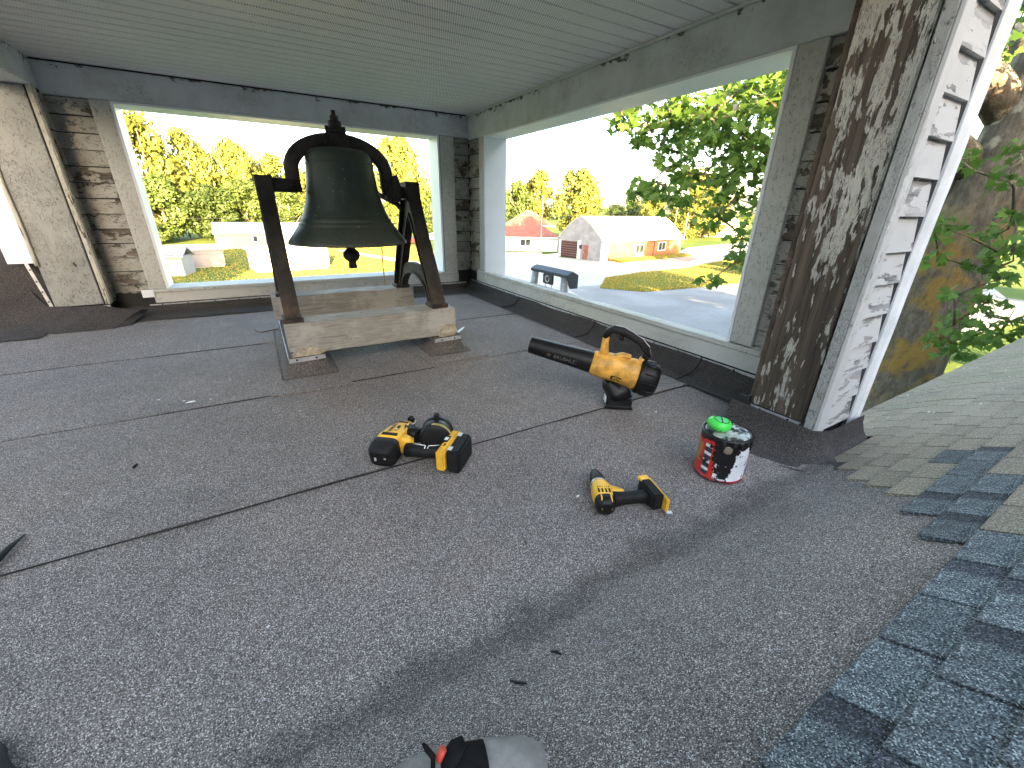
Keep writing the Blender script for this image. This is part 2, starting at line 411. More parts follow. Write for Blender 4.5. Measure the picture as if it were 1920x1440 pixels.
# dressing round the front column foot
colf = [(.16, .012), (.10, .016), (.06, .03), (.035, .06), (.02, .10), (.014, .14)]
bm = B()
P = [(1.935, 1.06, -1, 0), (1.935, .95, -1, 0), (1.935, .83, -1, 0), (1.935, .74, -1, 0), (1.93, .69, -.8, -.6), (1.955, .672, -.2, -1), (2.05, .672, 0, -1), (2.2, .672, 0, -1), (2.36, .672, 0, -1)]
rows = []
for (x, y, a, b_) in P:
    row = []
    for d, z in colf:
        zz = z
        if b_ < 0:
            yy = y+b_*d; zz = max(z, 0)*(1) + (slope(yy) if yy < Y0 else 0) - (.02 if x > 2.0 else 0)
        row.append(bm.verts.new((x+a*d, y+b_*d, zz)))
    if b_ < 0 and x > 1.96:
        row.insert(0, bm.verts.new((x, y-.34, slope(y-.34)+.006)))
    else:
        row.insert(0, bm.verts.new((x+a*.2, y+b_*.2, .007 if b_ > -.3 else slope(y+b_*.2)*(1 if y+b_*.2 < Y0 else 0)+.010)))
    rows.append(row)
for r0, r1 in zip(rows, rows[1:]):
    for j in range(len(r0)-1):
        f = bm.faces.new((r0[j], r1[j], r1[j+1], r0[j+1])); f.smooth = True
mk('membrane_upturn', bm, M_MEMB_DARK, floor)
# patches of membrane round the stand feet
def patch(poly, z, name='membrane_patch'):
    bm = B(); prism(bm, poly, .004, z, 'z'); return mk(name, bm, M_MEMB, floor)
patch([(-.095, 3.0), (-.09, 2.468), (.345, 2.448), (.30, 3.0)], .014)
patch([(.80, 3.15), (.872, 2.535), (1.30, 2.535), (1.32, 3.15)], .014)
patch([(-.16, 4.06), (-.12, 3.93), (.03, 3.99), (.05, 4.12)], .017)
# black seam mastic that shows along each lap
for y, x0, x1 in ((1.488, -3.3, 2.15), (2.503, -3.3, -.1), (2.503, .34, .88), (2.527, 1.28, 2.2), (3.598, -3.3, -.12), (3.598, 1.3, 2.25), (4.788, -1.2, 2.3)):
    bm = B(); k = 40
    tube(bm, [(x0+(x1-x0)*i/k, y-.004+.006*noise.noise(((x0+(x1-x0)*i/k)*3, y, 0)), .005) for i in range(k+1)], [.0035+.002*noise.noise((i*.7, y, 2)) for i in range(k+1)], 5)
    mk('seam_bead', bm, M_TAR, floor)

# membrane dressed up a kneewall beyond the left corner
bm = B(); k = 24; rows = []
for i in range(k+1):
    x = -3.4+(1.80)*i/k
    row = []
    for d, z in ((.62, .012), (.42, .02), (.25, .05), (.15, .12), (.09, .25), (.05, .42), (.03, .60), (-.25, .61)):
        row.append(bm.verts.new(Vector((x, 5.12-d, z))+Vector(noise.noise_vector((x*3, z*6, 1)))*.014))
    rows.append(row)
for r0, r1 in zip(rows, rows[1:]):
    for j in range(len(r0)-1):
        f = bm.faces.new((r0[j], r1[j], r1[j+1], r0[j+1])); f.smooth = True
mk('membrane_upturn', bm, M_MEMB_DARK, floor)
# crumpled dog ear folds below the left post
bm = B()
quad(bm, (-1.80, 4.80, .02), (-1.55, 4.62, .012), (-1.30, 4.93, .15), (-1.62, 4.96, .16))
quad(bm, (-1.55, 4.62, .012), (-1.20, 4.60, .012), (-1.02, 4.90, .10), (-1.30, 4.93, .15))
quad(bm, (-1.20, 4.60, .012), (-1.08, 4.68, .012), (-.98, 5.0, .07), (-1.02, 4.90, .10))
quad(bm, (-1.80, 4.80, .02), (-1.62, 4.96, .16), (-1.72, 5.02, .30), (-2.0, 4.92, .04))
bmesh.ops.subdivide_edges(bm, edges=bm.edges[:], cuts=3, use_grid_fill=True); wob(bm, .022, 5)
mk('membrane_fold', bm, M_MEMB_DARK, floor, smooth=True)

# ============================================================ THE BELFRY WALLS
def siding(parent, m, axis, plane, out, a0, a1, z0, z1, step, label=None, lap=.027, th=.005, gap=.006):
    """clapboards: each board its own tapered piece; axis 'x' runs along X on plane y"""
    z = z0; first = None
    while z < z1-.02:
        top = min(z+step-gap, z1); h = top-z
        bm = B(); p0 = plane
        prof = [(p0, z), (p0+out*lap, z), (p0+out*(lap-.001), z+.006), (p0+out*th, top), (p0, top)]
        jit = random.uniform(-.003, .003)
        if axis == 'x': prism(bm, [(q, r_+jit) for q, r_ in prof], a0, a1, 'x')
        else:
            A = [bm.verts.new((q, a0, r_+jit)) for q, r_ in prof]; Bv = [bm.verts.new((q, a1, r_+jit)) for q, r_ in prof]
            for i in range(5): bm.faces.new((A[i], A[(i+1) % 5], Bv[(i+1) % 5], Bv[i]))
            bm.faces.new(A[::-1]); bm.faces.new(Bv)
        mk('siding_board', bm, m, parent); z += step
def bar(parent, p0, p1, up, out, w_=.024, t_=.004, every=.2, holes=True, seed=0):
    """aluminium termination bar with its row of dark screws"""
    p0, p1, up, out = Vector(p0), Vector(p1), Vector(up), Vector(out)
    d = (p1-p0); L = d.length; d.normalize()
    M = Matrix(((d.x, out.x, up.x, p0.x), (d.y, out.y, up.y, p0.y), (d.z, out.z, up.z, p0.z), (0, 0, 0, 1)))
    bm = B(); box(bm, 0, L, 0, t_, -w_/2, w_/2, M); b = mk('flashing_bar', bm, M_ALU, parent)
    n_ = max(2, int(L/every))
    for i in range(n_):
        s = (i+.5)*L/n_+random.uniform(-.02, .02)*min(1, every*5)
        bm = B(); c = M @ Vector((s, t_, random.uniform(-.003, .003)))
        cyl(bm, c-out*.001, c+out*.004, .007, .005, 8); mk('screw', bm, M_SCREW, b)
    return b
def tarpatch(parent, poly, plane, out, axis, seed):
    """ragged smear of roof cement with real thickness"""
    bm = B(); pts = []
    for i in range(len(poly)):
        a, b = Vector(poly[i]), Vector(poly[(i+1) % len(poly)])
        for k in range(6):
            q = a.lerp(b, k/6); nn = noise.noise_vector((q.x*30, q.y*30, seed))
            pts.append((q.x+nn.x*.014, q.y+nn.y*.014))
    if axis == 'y': prism(bm, pts, plane, plane+out*.012, 'y')
    else: prism(bm, pts, plane, plane+out*.012, 'x')
    mk('roof_cement', bm, M_TAR, parent)
YB, XR = 5.144, 2.387
# ---- back wall
bw = thing('back_wall', 'peeling white belfry wall with the wide opening directly behind the bell', 'wall', (.58, 5.27, 0))
bx('wall_core', M_FELT, bw, -1.62, -.839, YB+.021, YB+.245, -.3, 1.80)
bx('wall_core', M_FELT, bw, 2.007, XR+.235, YB+.021, YB+.245, -.3, 1.80)
bx('wall_core', M_FELT, bw, -.83, 2.0, YB+.02, YB+.25, -.3, .20)
bx('header_beam', M_BEAM, bw, -1.62, XR-.002, YB-.016, YB+.25, 1.757, 2.03, .004)
siding(bw, M_SIDE, 'x', YB+.018, -1, -1.235, -.965, .165, 1.757, .1225)
siding(bw, M_SIDE, 'x', YB+.018, -1, 2.185, XR, .235, 1.757, .1225)
bx('casing_board', M_CASE, bw, -.968, -.838, YB-.022, YB+.02, .236, 1.754, .004)
bx('casing_board', M_CASE, bw, 2.018, 2.188, YB-.020, YB+.02, .236, 1.754, .004)
bx('jamb', M_NEW, bw, -.838, -.818, YB-.026, YB+.27, .237, 1.737, .002)
bx('jamb', M_NEW, bw, 1.985, 2.006, YB-.026, YB+.27, .237, 1.737, .002)
bx('jamb', M_NEW, bw, -.838, 2.006, YB-.026, YB+.27, 1.738, 1.756, .002)
bx('sill', M_SILL, bw, -1.02, 2.19, YB-.032, YB+.29, .205, .236, .003)
bx('sill_apron', M_SILL, bw, -.95, 2.20, YB-.020, YB+.018, .105, .204, .003)
bx('sill_patch', M_NEW, bw, -1.03, -.94, YB-.036, YB-.0325, .165, .2355, .001)
bar(bw, (-1.0, YB-.024, .088), (2.30, YB-.024, .088), (0, 0, 1), (0, -1, 0), .020)
tarpatch(bw, [(-1.25, .06), (-.98, .055), (-.93, .12), (-.97, .20), (-1.10, .215), (-1.22, .22)], YB-.004, -1, 'y', 1)
tarpatch(bw, [(2.19, .08), (2.375, .07), (2.375, .25), (2.28, .245), (2.18, .24), (2.16, .14)], YB-.004, -1, 'y', 2)
# ---- right wall
rw = thing('side_wall', 'peeling white belfry wall with the wide opening towards the barn and the leafy tree', 'wall', (2.51, 3.1, 0))
bx('wall_core', M_FELT, rw, XR+.021, XR+.24, 4.70, YB+.020, -.3, 1.78)
bx('wall_core', M_FELT, rw, XR+.021, XR+.24, 1.03, 1.39, -.3, 1.78)
bx('wall_core', M_FELT, rw, XR+.02, XR+.24, 1.39, 4.70, -.3, .22)
bx('header_beam', M_BEAM, rw, XR-.014, XR+.25, .70, YB-.018, 1.733, 2.03, .004)
siding(rw, M_SIDE_Y, 'y', XR+.018, -1, 4.822, YB-.002, .235, 1.733, .1225)
siding(rw, M_SIDE_Y, 'y', XR+.018, -1, .98, 1.285, .14, 1.733, .1225, lap=.022)
bx('casing_board', M_CASE, rw, XR-.020, XR+.02, 4.690, 4.826, .28, 1.731, .004)
bx('casing_board', M_CASE, rw, XR-.022, XR+.02, 1.268, 1.404, .28, 1.731, .004)
bx('jamb', M_NEW, rw, XR-.025, XR+.255, 4.668, 4.689, .20, 1.716, .002)
bx('jamb', M_NEW, rw, XR-.025, XR+.255, 1.405, 1.425, .27, 1.716, .002)
bx('jamb', M_NEW, rw, XR-.025, XR+.255, 1.405, 4.689, 1.717, 1.732, .002)
bm = B(); prism(bm, [(XR-.036, .245), (XR-.036, .277), (XR+.02, .268), (XR+.30, .206), (XR+.30, .18), (XR+.02, .22)], 1.20, 4.88, 'y'); bev(bm, .003)
mk('sill', bm, M_SILL, rw)
bx('sill_apron', M_SILL, rw, XR-.022, XR+.018, 1.18, 4.92, .135, .244, .003)
bx('sill_apron', M_SIDE_Y, rw, XR-.014, XR+.018, 1.02, 1.178, .125, .16, .002)
bar(rw, (XR-.026, 1.03, .118), (XR-.026, 5.08, .118), (0, 0, 1), (-1, 0, 0), .022)
tarpatch(rw, [(4.90, .07), (5.13, .07), (5.13, .25), (5.0, .25), (4.90, .16)], XR-.006, -1, 'x', 3)
# ---- left corner post and beam
lw = thing('corner_post', 'broad alligatored white corner post left of the bell', 'post', (-1.42, 5.07, 0))
YP = 4.985
bx('post_board', M_POST_L, lw, -1.60, -1.285, YP, YP+.03, .155, 1.78, .004)
bx('post_core', M_FELT, lw, -1.60, -1.24, YP+.031, YB+.25, -.2, 1.78)
bm = B(); bxm = box(bm, -1.272, -1.232, YP-.012, YP+.055, .15, 1.80); bev(bm, .008, 2); mk('batten', bm, M_BATTEN, lw)
bx('gap_filler', M_FELT, lw, -1.288, -1.270, YP+.004, YP+.03, .15, 1.78)
bm = B(); tube(bm, [(-1.598, YP-.006, .50+.1*i) for i in range(14)], .016, 8); wob(bm, .004, 12); mk('quarter_round', bm, M_BATTEN, lw)
bx('trim_cap', M_NEW, lw, -1.765, -1.614, YP-.004, YP+.02, .52, 1.80, .002)
bx('trim_cap', M_NEW, lw, -1.765, -1.745, YP+.0205, YP+.30, .62, 1.80, .002)
siding(lw, M_SIDE_Y, 'y', -1.236, 1, YP+.05, YB-.002, .165, 1.757, .1225, lap=.012)
bar(lw, (-1.615, YP-.005, .142), (-1.245, YP-.005, .132), (0, 0, 1), (0, -1, 0), .024, .004, .11)
bar(lw, (-1.614, YP-.006, .15), (-1.66, YP-.004, .52), (1, 0, 0), (0, -1, 0), .022, .004, .09)
bx('header_beam', M_BEAM, lw, -1.50, -1.236, -.6, YB-.018, 1.785, 2.03, .004)

# ---- front right column
fc = thing('corner_column', 'big weathered belfry column with bare wood face and lapped siding beside the downspout', 'column', (2.15, .85, 0))
bx('column_core', M_FELT, fc, 1.985, 2.275, .715, .96, -.6, 2.9)
bm = B(); nx_, nz = 8, 90
box(bm, 1.950, 1.984, .742, .972, .142, 2.6); bev(bm, .005, 2)
mk('post_board', bm, M_POST, fc)
bx('side_board', plain('dark stained board', (.075, .052, .036), .8, 0, .5, 12, .004), fc, 1.962, 2.30, .974, .998, .142, 2.6, .003)
bm = B(); box(bm, 1.936, 1.958, .690, .730, .045, 2.6); bev(bm, .003); mk('corner_board', bm, M_POST_L, fc)
bx('corner_trim', M_TRIM_W, fc, 1.936, 1.998, .672, .689, .028, 2.6, .003)
bx('trim_bead', M_TRIM_W, fc, 2.000, 2.010, .676, .700, .06, 2.6, .003)
siding(fc, M_SIDE_W, 'x', .713, -1, 2.012, 2.272, .113, 2.5, .1265, lap=.026, th=.006, gap=-.012)
bar(fc, (1.946, .728, .130), (1.946, .985, .126), (0, 0, 1), (-1, 0, 0), .026, .004, .09)
tarpatch(fc, [(.975, .10), (1.02, .09), (1.03, .17), (.98, .185)], 1.942, -1, 'x', 5)
tarpatch(fc, [(.722, .13), (.742, .13), (.742, .165), (.722, .16)], 1.948, -1, 'x', 6)
bx('dark_edge', M_FELT, fc, 2.276, 2.345, .704, .96, -.5, 2.6)  # dark strip filling the gap between siding and downspout
# ---- downspout
ds = thing('downspout', 'long white metal downspout with a torn foot running down beside the lapped siding', 'downspout', (2.43, .70, 0))
bm = B(); secs = []
for i in range(26):
    z = -.175+(2.5+.175)*i/25
    k = .010*noise.noise((0, 0, z*1.4)); k2 = .006*noise.noise((5, 0, z*3))
    if i == 0: k += .012
    rr = [(2.322+k, .745), (2.322+k, .696+k2), (2.336+k, .678+k2), (2.356+k, .672+k2), (2.372+k, .676), (2.378+k, .700), (2.378+k, .745)]
    secs.append([bm.verts.new((x, y, z)) for x, y in rr])
skin(bm, secs, cap=False, smooth=False)
sol = mk('pipe', bm, M_DOWN, ds)
sm = sol.modifiers.new('wall', 'SOLIDIFY'); sm.thickness = .0025
bm = B(); quad(bm, (2.324, .696, -.17), (2.344, .674, -.165), (2.340, .664, -.215), (2.330, .682, -.230)); mk('torn_flap', bm, M_DOWN, ds)
bm = B(); quad(bm, (2.358, .670, -.17), (2.376, .676, -.17), (2.373, .666, -.205), (2.364, .664, -.215)); mk('torn_flap', bm, M_DOWN, ds)

# ---- soffit ceiling
ce = thing('ceiling', None, None, kind='structure')
z0 = 1.985; y = .62; step = .384
while y < 5.12:
    y1 = min(y+step, 5.128); prof = []; t = y
    while t < y1-.02:
        e = min(t+.128, y1)
        prof += [(t, z0+.014), (t+.004, z0+.012), (t+.008, z0), (e-.010, z0), (e-.006, z0+.012), (e-.001, z0+.014)]; t += .128
    bm = B(); A = [bm.verts.new((-1.236, p, q)) for p, q in prof]; Bv = [bm.verts.new((XR-.016, p, q+.0)) for p, q in prof]
    for i in range(len(prof)-1): bm.faces.new((A[i], Bv[i], Bv[i+1], A[i+1]))
    mk('soffit_panel', bm, M_SOFF, ce); y += step
bx('deck_above', M_FELT, ce, -1.7, 2.7, .60, 5.6, 2.032, 2.12)
bm = B(); box(bm, XR-.034, XR-.0145, .62, 5.11, 1.968, 1.9845); bev(bm, .004, 2); mk('j_channel', bm, M_VINYL, ce)
bm = B(); box(bm, -1.235, XR-.035, YB-.030, YB-.0165, 1.974, 1.9845); bev(bm, .003); mk('j_channel', bm, M_FELT, ce)
bx('front_beam', M_BEAM, ce, -1.62, 2.40, .50, .615, 1.93, 2.40)
# roof over the belfry
bm = B(); P = [bm.verts.new(q) for q in ((-1.9, .35, 2.14), (3.0, .35, 2.14), (3.0, 5.9, 2.14), (-1.9, 5.9, 2.14), (.55, 3.1, 3.9))]
for a, b in ((0, 1), (1, 2), (2, 3), (3, 0)): bm.faces.new((P[a], P[b], P[4]))
bm.faces.new((P[3], P[2], P[1], P[0])); mk('belfry_roof', bm, M_SH_GREEN, ce)

# ============================================================ MAIN ROOF
mr = thing('roof', None, None, kind='structure')
XE = 24.0; YE = .905; YRIDGE = -6.5
bm = B()
def rp(x, y, o=0): return (x, y, slope(y)+o)
quad(bm, rp(1.9, YE, -.012), rp(XE, YE, -.012), rp(XE, YRIDGE, -.012), rp(1.9, YRIDGE, -.012))
quad(bm, rp(-6, -1.0, -.03), rp(1.9, -1.0, -.03), rp(1.9, YRIDGE, -.03), rp(-6, YRIDGE, -.03))
zr = slope(YRIDGE)-.03
quad(bm, (-6, YRIDGE, zr), (XE, YRIDGE, zr), (XE, 2*YRIDGE-Y0, -.03), (-6, 2*YRIDGE-Y0, -.03))
mk('roof_deck', bm, M_UNDER, mr)
bm = B(); quad(bm, (-2.45, -1.2, .0), (-2.45, 4.9, .0), (-6.4, 4.9, 2.9), (-6.4, -1.2, 2.9)); quad(bm, (-6.4, -1.2, 2.9), (-6.4, 4.9, 2.9), (-10.4, 4.9, 0), (-10.4, -1.2, 0)); bm.faces.new([bm.verts.new(q) for q in ((-2.45, 4.9, 0), (-10.4, 4.9, 0), (-6.4, 4.9, 2.9))])
mk('sky_block_roof', bm, M_SH_GREEN, mr)  # added roof out of view, blocks low sky from the left
# shingles: courses run along X, tabs uphill towards the camera
EXP = .088; TABW = .172
def shingle_mesh(wd):
    bm = B(); n_ = Vector((0, math.sin(TH), math.cos(TH))); s = Vector((0, -math.cos(TH), math.sin(TH)))
    V = []
    for along, thick in ((0, .0), (0, .0105), (EXP*1.06, .0012), (EXP*1.06, -.001)):
        for x in (.0035, wd-.0035): V.append(bm.verts.new(Vector((x, 0, 0))+s*along+n_*thick))
    for a, b in ((0, 2), (2, 4), (4, 6), (6, 0)): bm.faces.new((V[a], V[a+1], V[b+1], V[b]))
    bm.faces.new((V[0], V[2], V[4], V[6])); bm.faces.new((V[1], V[7], V[5], V[3]))
    bmesh.ops.recalc_face_normals(bm, faces=bm.faces); return bm
me_b = bpy.data.meshes.new('shingle'); b_ = shingle_mesh(TABW); b_.to_mesh(me_b); b_.free(); me_b.materials.append(M_SH_BLUE)
me_g = bpy.data.meshes.new('shingle'); b_ = shingle_mesh(TABW); b_.to_mesh(me_g); b_.free(); me_g.materials.append(M_SH_GREEN)
fld = B(); ncount = 0; rs = random.Random(3)
y = YE-.008; ci = 0
while y > -.62:
    lim = [(.66, 2.43), (.59, 1.90), (.51, 1.80), (.44, 1.69), (.36, 1.60), (.29, 1.50), (.22, 1.37), (.15, 1.21), (.07, .20), (-3, -.35)]
    xs = next(x for yy, x in lim if y >= yy)
    off = ((ci*.5) % 1)*TABW+(.03 if ci % 3 == 0 else 0); x = xs-(xs-off) % TABW if y < .1 else xs+rs.uniform(0, .04)
    while x < 14 if y > -.3 else x < 6:
        b1 = (2.02 if y > .29 else 2.10 if y > .22 else 1.75 if y > .15 else 1.36 if y > .07 else 1.30+.08*((ci*5) % 3))
        blue = y < .32 and (x > 1.72 or y < .29) and x+TABW*.5 < b1
        if x < 3.1 and ncount < 296 and y > -.40:
            o = link('shingle', me_b if blue else me_g, mr); o.location = (x, y, slope(y)+.004+rs.uniform(0, .0018)); ncount += 1
            o.rotation_euler.y = rs.uniform(-.004, .004)
        else:
            s = shingle_mesh(TABW if x < 5 else TABW*1)
            bmesh.ops.translate(s, verts=s.verts, vec=(x, y, slope(y)+.004+rs.uniform(0, .002)))
            tm = bpy.data.meshes.new('t'); s.to_mesh(tm); s.free(); fld.from_mesh(tm); bpy.data.meshes.remove(tm)
        x += TABW
    y -= EXP*math.cos(TH); ci += 1
o = mk('shingle_field', fld, M_SH_GREEN, mr); o['kind'] = 'stuff'
# granule loss and lichen flecks on the weathered slope
bm = B()
for i in range(60):
    x = random.uniform(2.5, 5.0); yy = random.uniform(.3, .86); s = random.uniform(.003, .011)
    z = slope(yy)+.013; quad(bm, (x-s, yy, z), (x, yy-s*.7, z+s*.5), (x+s*1.3, yy+.001, z), (x, yy+s*.8, z-s*.5))
o = mk('droppings', bm, M_CHIP, mr); o['kind'] = 'stuff'
bx('drip_edge', M_UNDER, mr, 2.5, XE, YE-.006, YE+.002, slope(YE)-.10, slope(YE)-.004)

# church body under the roofs
G = -6.0
ch = thing('church_building', 'white sided church body carrying the shingled roof below the belfry', 'building', (6, -3, G))
M_CH = plain('church siding', (.62, .62, .60), .7, 0, .1, 1)
bx('wall', M_CH, ch, -5.7, XE-.3, 2*YRIDGE-.3, .45, G, -.25)
bx('wing_wall', M_CH, ch, -10.0, -2.6, -9, 4.6, G, -.2)  # unseen wall under the added sky-blocking roof
bx('tower_wall', M_CH, ch, -1.75, 2.62, .46, 5.40, G, -.31)

# ============================================================ BELL AND STAND
st = thing('bell_stand', 'cast iron A-frames on two grey timber beams carrying the old bell', 'bell stand', (.58, 3.3, 0))
def timber(x0, x1, y0, y1, z0, z1, seed):
    bm = B(); nx = 26
    rows = []
    for i in range(nx+1):
        x = x0+(x1-x0)*i/nx; r = []
        for (y, z) in ((y0, z0), (y0, (z0+z1)/2), (y0, z1), ((y0+y1)/2, z1), (y1, z1), (y1, (z0+z1)/2), (y1, z0), ((y0+y1)/2, z0)):
            e = .006 if z == z0 else .002
            v = Vector((x, y, z))+Vector(noise.noise_vector((x*6, y*9+seed, z*9)))*e
            if i < 3 and z < z0+.05: v.z += .022*(3-i)/3
            r.append(bm.verts.new(v))
        rows.append(r)
    skin(bm, rows, smooth=False); bev(bm, .004)
    return mk('timber_beam', bm, M_TIMB, st)
timber(.045, 1.145, 2.752, 2.952, .142, .335, 0)
timber(.008, 1.125, 3.655, 3.855, .146, .338, 4)
# curbs wrapped in membrane under both beams
for x0, x1 in ((.035, .240), (.975, 1.175)):
    bm = B()
    rings = []
    for ex, z in ((.060, .0165), (.038, .021), (.019, .038), (.006, .075), (0, .134)):
        r = []
        for (x, y) in ((x0-ex, 2.742-ex), ((x0+x1)/2, 2.742-ex), (x1+ex, 2.742-ex), (x1+ex, 3.2), (x1+ex, 3.86+ex), ((x0+x1)/2, 3.86+ex), (x0-ex, 3.86+ex), (x0-ex, 3.2)):
            r.append(bm.verts.new((x, y, z)))
        rings.append(r)
    skin(bm, rings); mk('curb', bm, M_CURB, st)
    bar(st, (x0-.004, 2.738, .112), (x1, 2.738, .116), (0, 0, 1), (0, -1, 0), .026, .004, .09)
    xx, o_ = (x0-.002, -1)
    bar(st, (xx, 2.80, .114), (xx, 3.80, .114), (0, 0, 1), (o_, 0, 0), .024, .004, .16)
bar(st, (1.0, 3.652, .135), (1.18, 3.652, .140), (0, 0, 1), (0, -1, 0), .020, .004, .06)
def chunk(pts, y0, y1, seed):
    bm = B(); prism(bm, pts, y0, y1, 'y'); bmesh.ops.subdivide_edges(bm, edges=bm.edges[:], cuts=3, use_grid_fill=True); wob(bm, .010, 16, seed)
    return mk('rotten_chunk', bm, M_ROT, st)
chunk([(.055, .134), (.10, .168), (.16, .185), (.225, .168), (.255, .150), (.21, .134)], 2.732, 2.80, 3)
chunk([(1.01, .140), (1.02, .19), (1.07, .218), (1.14, .215), (1.15, .165), (1.12, .138)], 2.730, 2.79, 6)
# A-frames: web with a broad flange along each edge
ZB = .336
outer = [(2.790, ZB), (2.835, .42), (2.905, .55), (2.985, .68), (3.075, .82), (3.150, .95), (3.205, 1.06), (3.235, 1.15)]
inner = [(2.905, ZB), (2.945, .42), (3.01, .53), (3.08, .63), (3.16, .76), (3.235, .88), (3.30, .955)]
mir = lambda pl: [(6.6-y_, z_) for y_, z_ in pl]
def ribbon(bm, pl, x0, x1, t_):
    pts = [Vector((0, *p)) for p in pl]; rows = []
    for i, q in enumerate(pts):
        d = (pts[min(i+1, len(pts)-1)]-pts[max(i-1, 0)]).normalized(); nn = Vector((0, -d.z, d.y))*t_/2
        rows.append([bm.verts.new((x, *(q+s*nn).yz)) for x, s in ((x0, -1), (x1, -1), (x1, 1), (x0, 1))])
    skin(bm, rows, smooth=False)
def aframe(x0, x1):
    xm = (x0+x1)/2; fr = None
    bm = B()
    for m_ in (lambda p: p, mir):
        a, b = m_(outer), m_(inner)
        A0 = a; B0 = b+[m_([(3.30, 1.15)])[0]]
        k = len(A0)
        for i in range(k-1):
            for x, flip in ((xm-.017, 0), (xm+.017, 1)):
                f = [(x, *A0[i]), (x, *A0[i+1]), (x, *B0[min(i+1, len(B0)-1)]), (x, *B0[min(i, len(B0)-1)])]
                quad(bm, *(f if flip else f[::-1]))
        ribbon(bm, a, x0, x1, .022); ribbon(bm, b, xm-.03, xm+.03, .016)
        for yy in (m_([(2.85, 0)])[0][0],):
            box(bm, x0-.012, x1+.012, yy-.075, yy+.075, ZB-.002, ZB+.028)
    arc = [(3.3+.335*math.cos(t), .345+.175*math.sin(t)) for t in np.linspace(math.pi, 0, 15)]
    arc2 = [(3.3+.395*math.cos(t), .355+.235*math.sin(t)) for t in np.linspace(math.pi, 0, 15)]
    ribbon(bm, arc, xm-.03, xm+.03, .018)
    for i in range(14):
        for x in (xm-.016, xm+.016): quad(bm, (x, *arc[i]), (x, *arc[i+1]), (x, *arc2[i+1]), (x, *arc2[i]))
    ribbon(bm, arc2, xm-.02, xm+.02, .014)
    box(bm, x0-.004, x1+.004, 3.22, 3.38, 1.045, 1.165)
    bev(bm, .003)
    fr = mk('a_frame', bm, M_IRON2, st)
    for yy in (2.85, 3.75):
        for sgn in (-1, 1):
            bm = B(); cyl(bm, (xm+sgn*.035, yy-.045*(1 if yy < 3.3 else -1), ZB+.026), (xm+sgn*.035, yy-.045*(1 if yy < 3.3 else -1), ZB+.046), .014, .012, 6)
            mk('nut', bm, M_IRON, fr)
aframe(.055, .145); aframe(.995, 1.090)

be = thing('bell', 'large dark patinated bronze bell hanging from its curved iron yoke', 'bell', (.575, 3.3, .75))
prof = [(.398, 0), (.400, .008), (.392, .024), (.372, .050), (.345, .085), (.322, .115), (.318, .120), (.318, .130), (.306, .140), (.302, .150), (.302, .158), (.288, .172), (.270, .215), (.252, .265), (.238, .32), (.227, .38), (.219, .44), (.2135, .49), (.2155, .495), (.2155, .505), (.212, .510), (.2130, .522), (.2115, .530), (.209, .545), (.205, .560), (.192, .575), (.165, .588), (.12, .597), (.06, .602), (.0, .603)]
inn = [(.0, .57), (.15, .56), (.185, .535), (.195, .46), (.212, .34), (.235, .25), (.27, .17), (.32, .09), (.365, .03), (.385, .0)]
bm = B(); lathe(bm, [(max(r_, .0008), z_) for r_, z_ in inn]+[(r_ if r_ > 0 else .0008, z_) for r_, z_ in prof], (.575, 3.3, .75), 72)
bmesh.ops.recalc_face_normals(bm, faces=bm.faces)
mk('bell_body', bm, M_BELL, be)
bm = B()
path = [(.10, 1.115), (.20, 1.113), (.262, 1.115)]
pts = [(.105, 3.3, 1.115), (.20, 3.3, 1.114), (.285, 3.3, 1.113)]
loft(bm, [(p, .042, .042, 6) for p in pts], 12, up=(0, 1, 0))
arcp = []
arcp.append((.275, 3.3, 1.075)); arcp.append((.272, 3.3, 1.14))
for t in np.linspace(math.pi, 0, 21): arcp.append((.575+.302*math.cos(t), 3.3, 1.21+.185*math.sin(t)))
arcp += [(.878, 3.3, 1.14), (.890, 3.3, 1.085)]
loft(bm, [(p, .044, .040, 4) for p in arcp], 12, up=(0, 1, 0))
loft(bm, [((.870, 3.3, 1.10), .05, .05, 5), ((.94, 3.3, 1.085), .045, .045, 5), ((1.0, 3.3, 1.10), .036, .036, 4), ((1.085, 3.3, 1.108), .030, .030, 2)], 12, up=(0, 1, 0))
y_ = mk('yoke', bm, M_IRON, be)
bm = B(); box(bm, .505, .645, 3.245, 3.355, 1.345, 1.43); box(bm, .525, .625, 3.26, 3.34, 1.43, 1.465); bev(bm, .010, 2); mk('yoke_hub', bm, M_IRON, y_)
bm = B(); cyl(bm, (.575, 3.3, 1.46), (.575, 3.3, 1.505), .042, .040, 6); cyl(bm, (.575, 3.3, 1.50), (.575, 3.3, 1.535), .027, .025, 6); cyl(bm, (.575, 3.3, 1.53), (.575, 3.3, 1.565), .015, .013, 10); mk('hub_nut', bm, M_IRON, y_)
for s in (-.052, .052):
    bm = B(); cyl(bm, (.575+s, 3.252, 1.40), (.575+s, 3.232, 1.40), .016, .014, 6); mk('hub_bolt', bm, M_IRON, y_)
    bm = B(); cyl(bm, (.575+s, 3.3, 1.42), (.575+s*1.0, 3.3, 1.475), .014, .012, 8); mk('hub_stud', bm, M_IRON, y_)
bm = B(); loft(bm, [((.925, 3.25, 1.03), .030, .014), ((.93, 3.25, 1.10), .040, .022), ((.928, 3.25, 1.165), .032, .022), ((.925, 3.25, 1.20), .020, .016)], 10); cyl(bm, (.93, 3.27, 1.02), (.955, 3.24, .97), .020, .012, 8); mk('yoke_clamp', bm, M_IRON, y_)
bm = B(); loft(bm, [((.70, 3.46, 1.165), .018, .018, 5), ((.80, 3.42, 1.10), .018, .018, 5), ((.96, 3.33, 1.01), .016, .016, 5)], 8); mk('toll_lever', bm, plain('grey lever steel', (.22, .22, .21), .5, .5), y_)
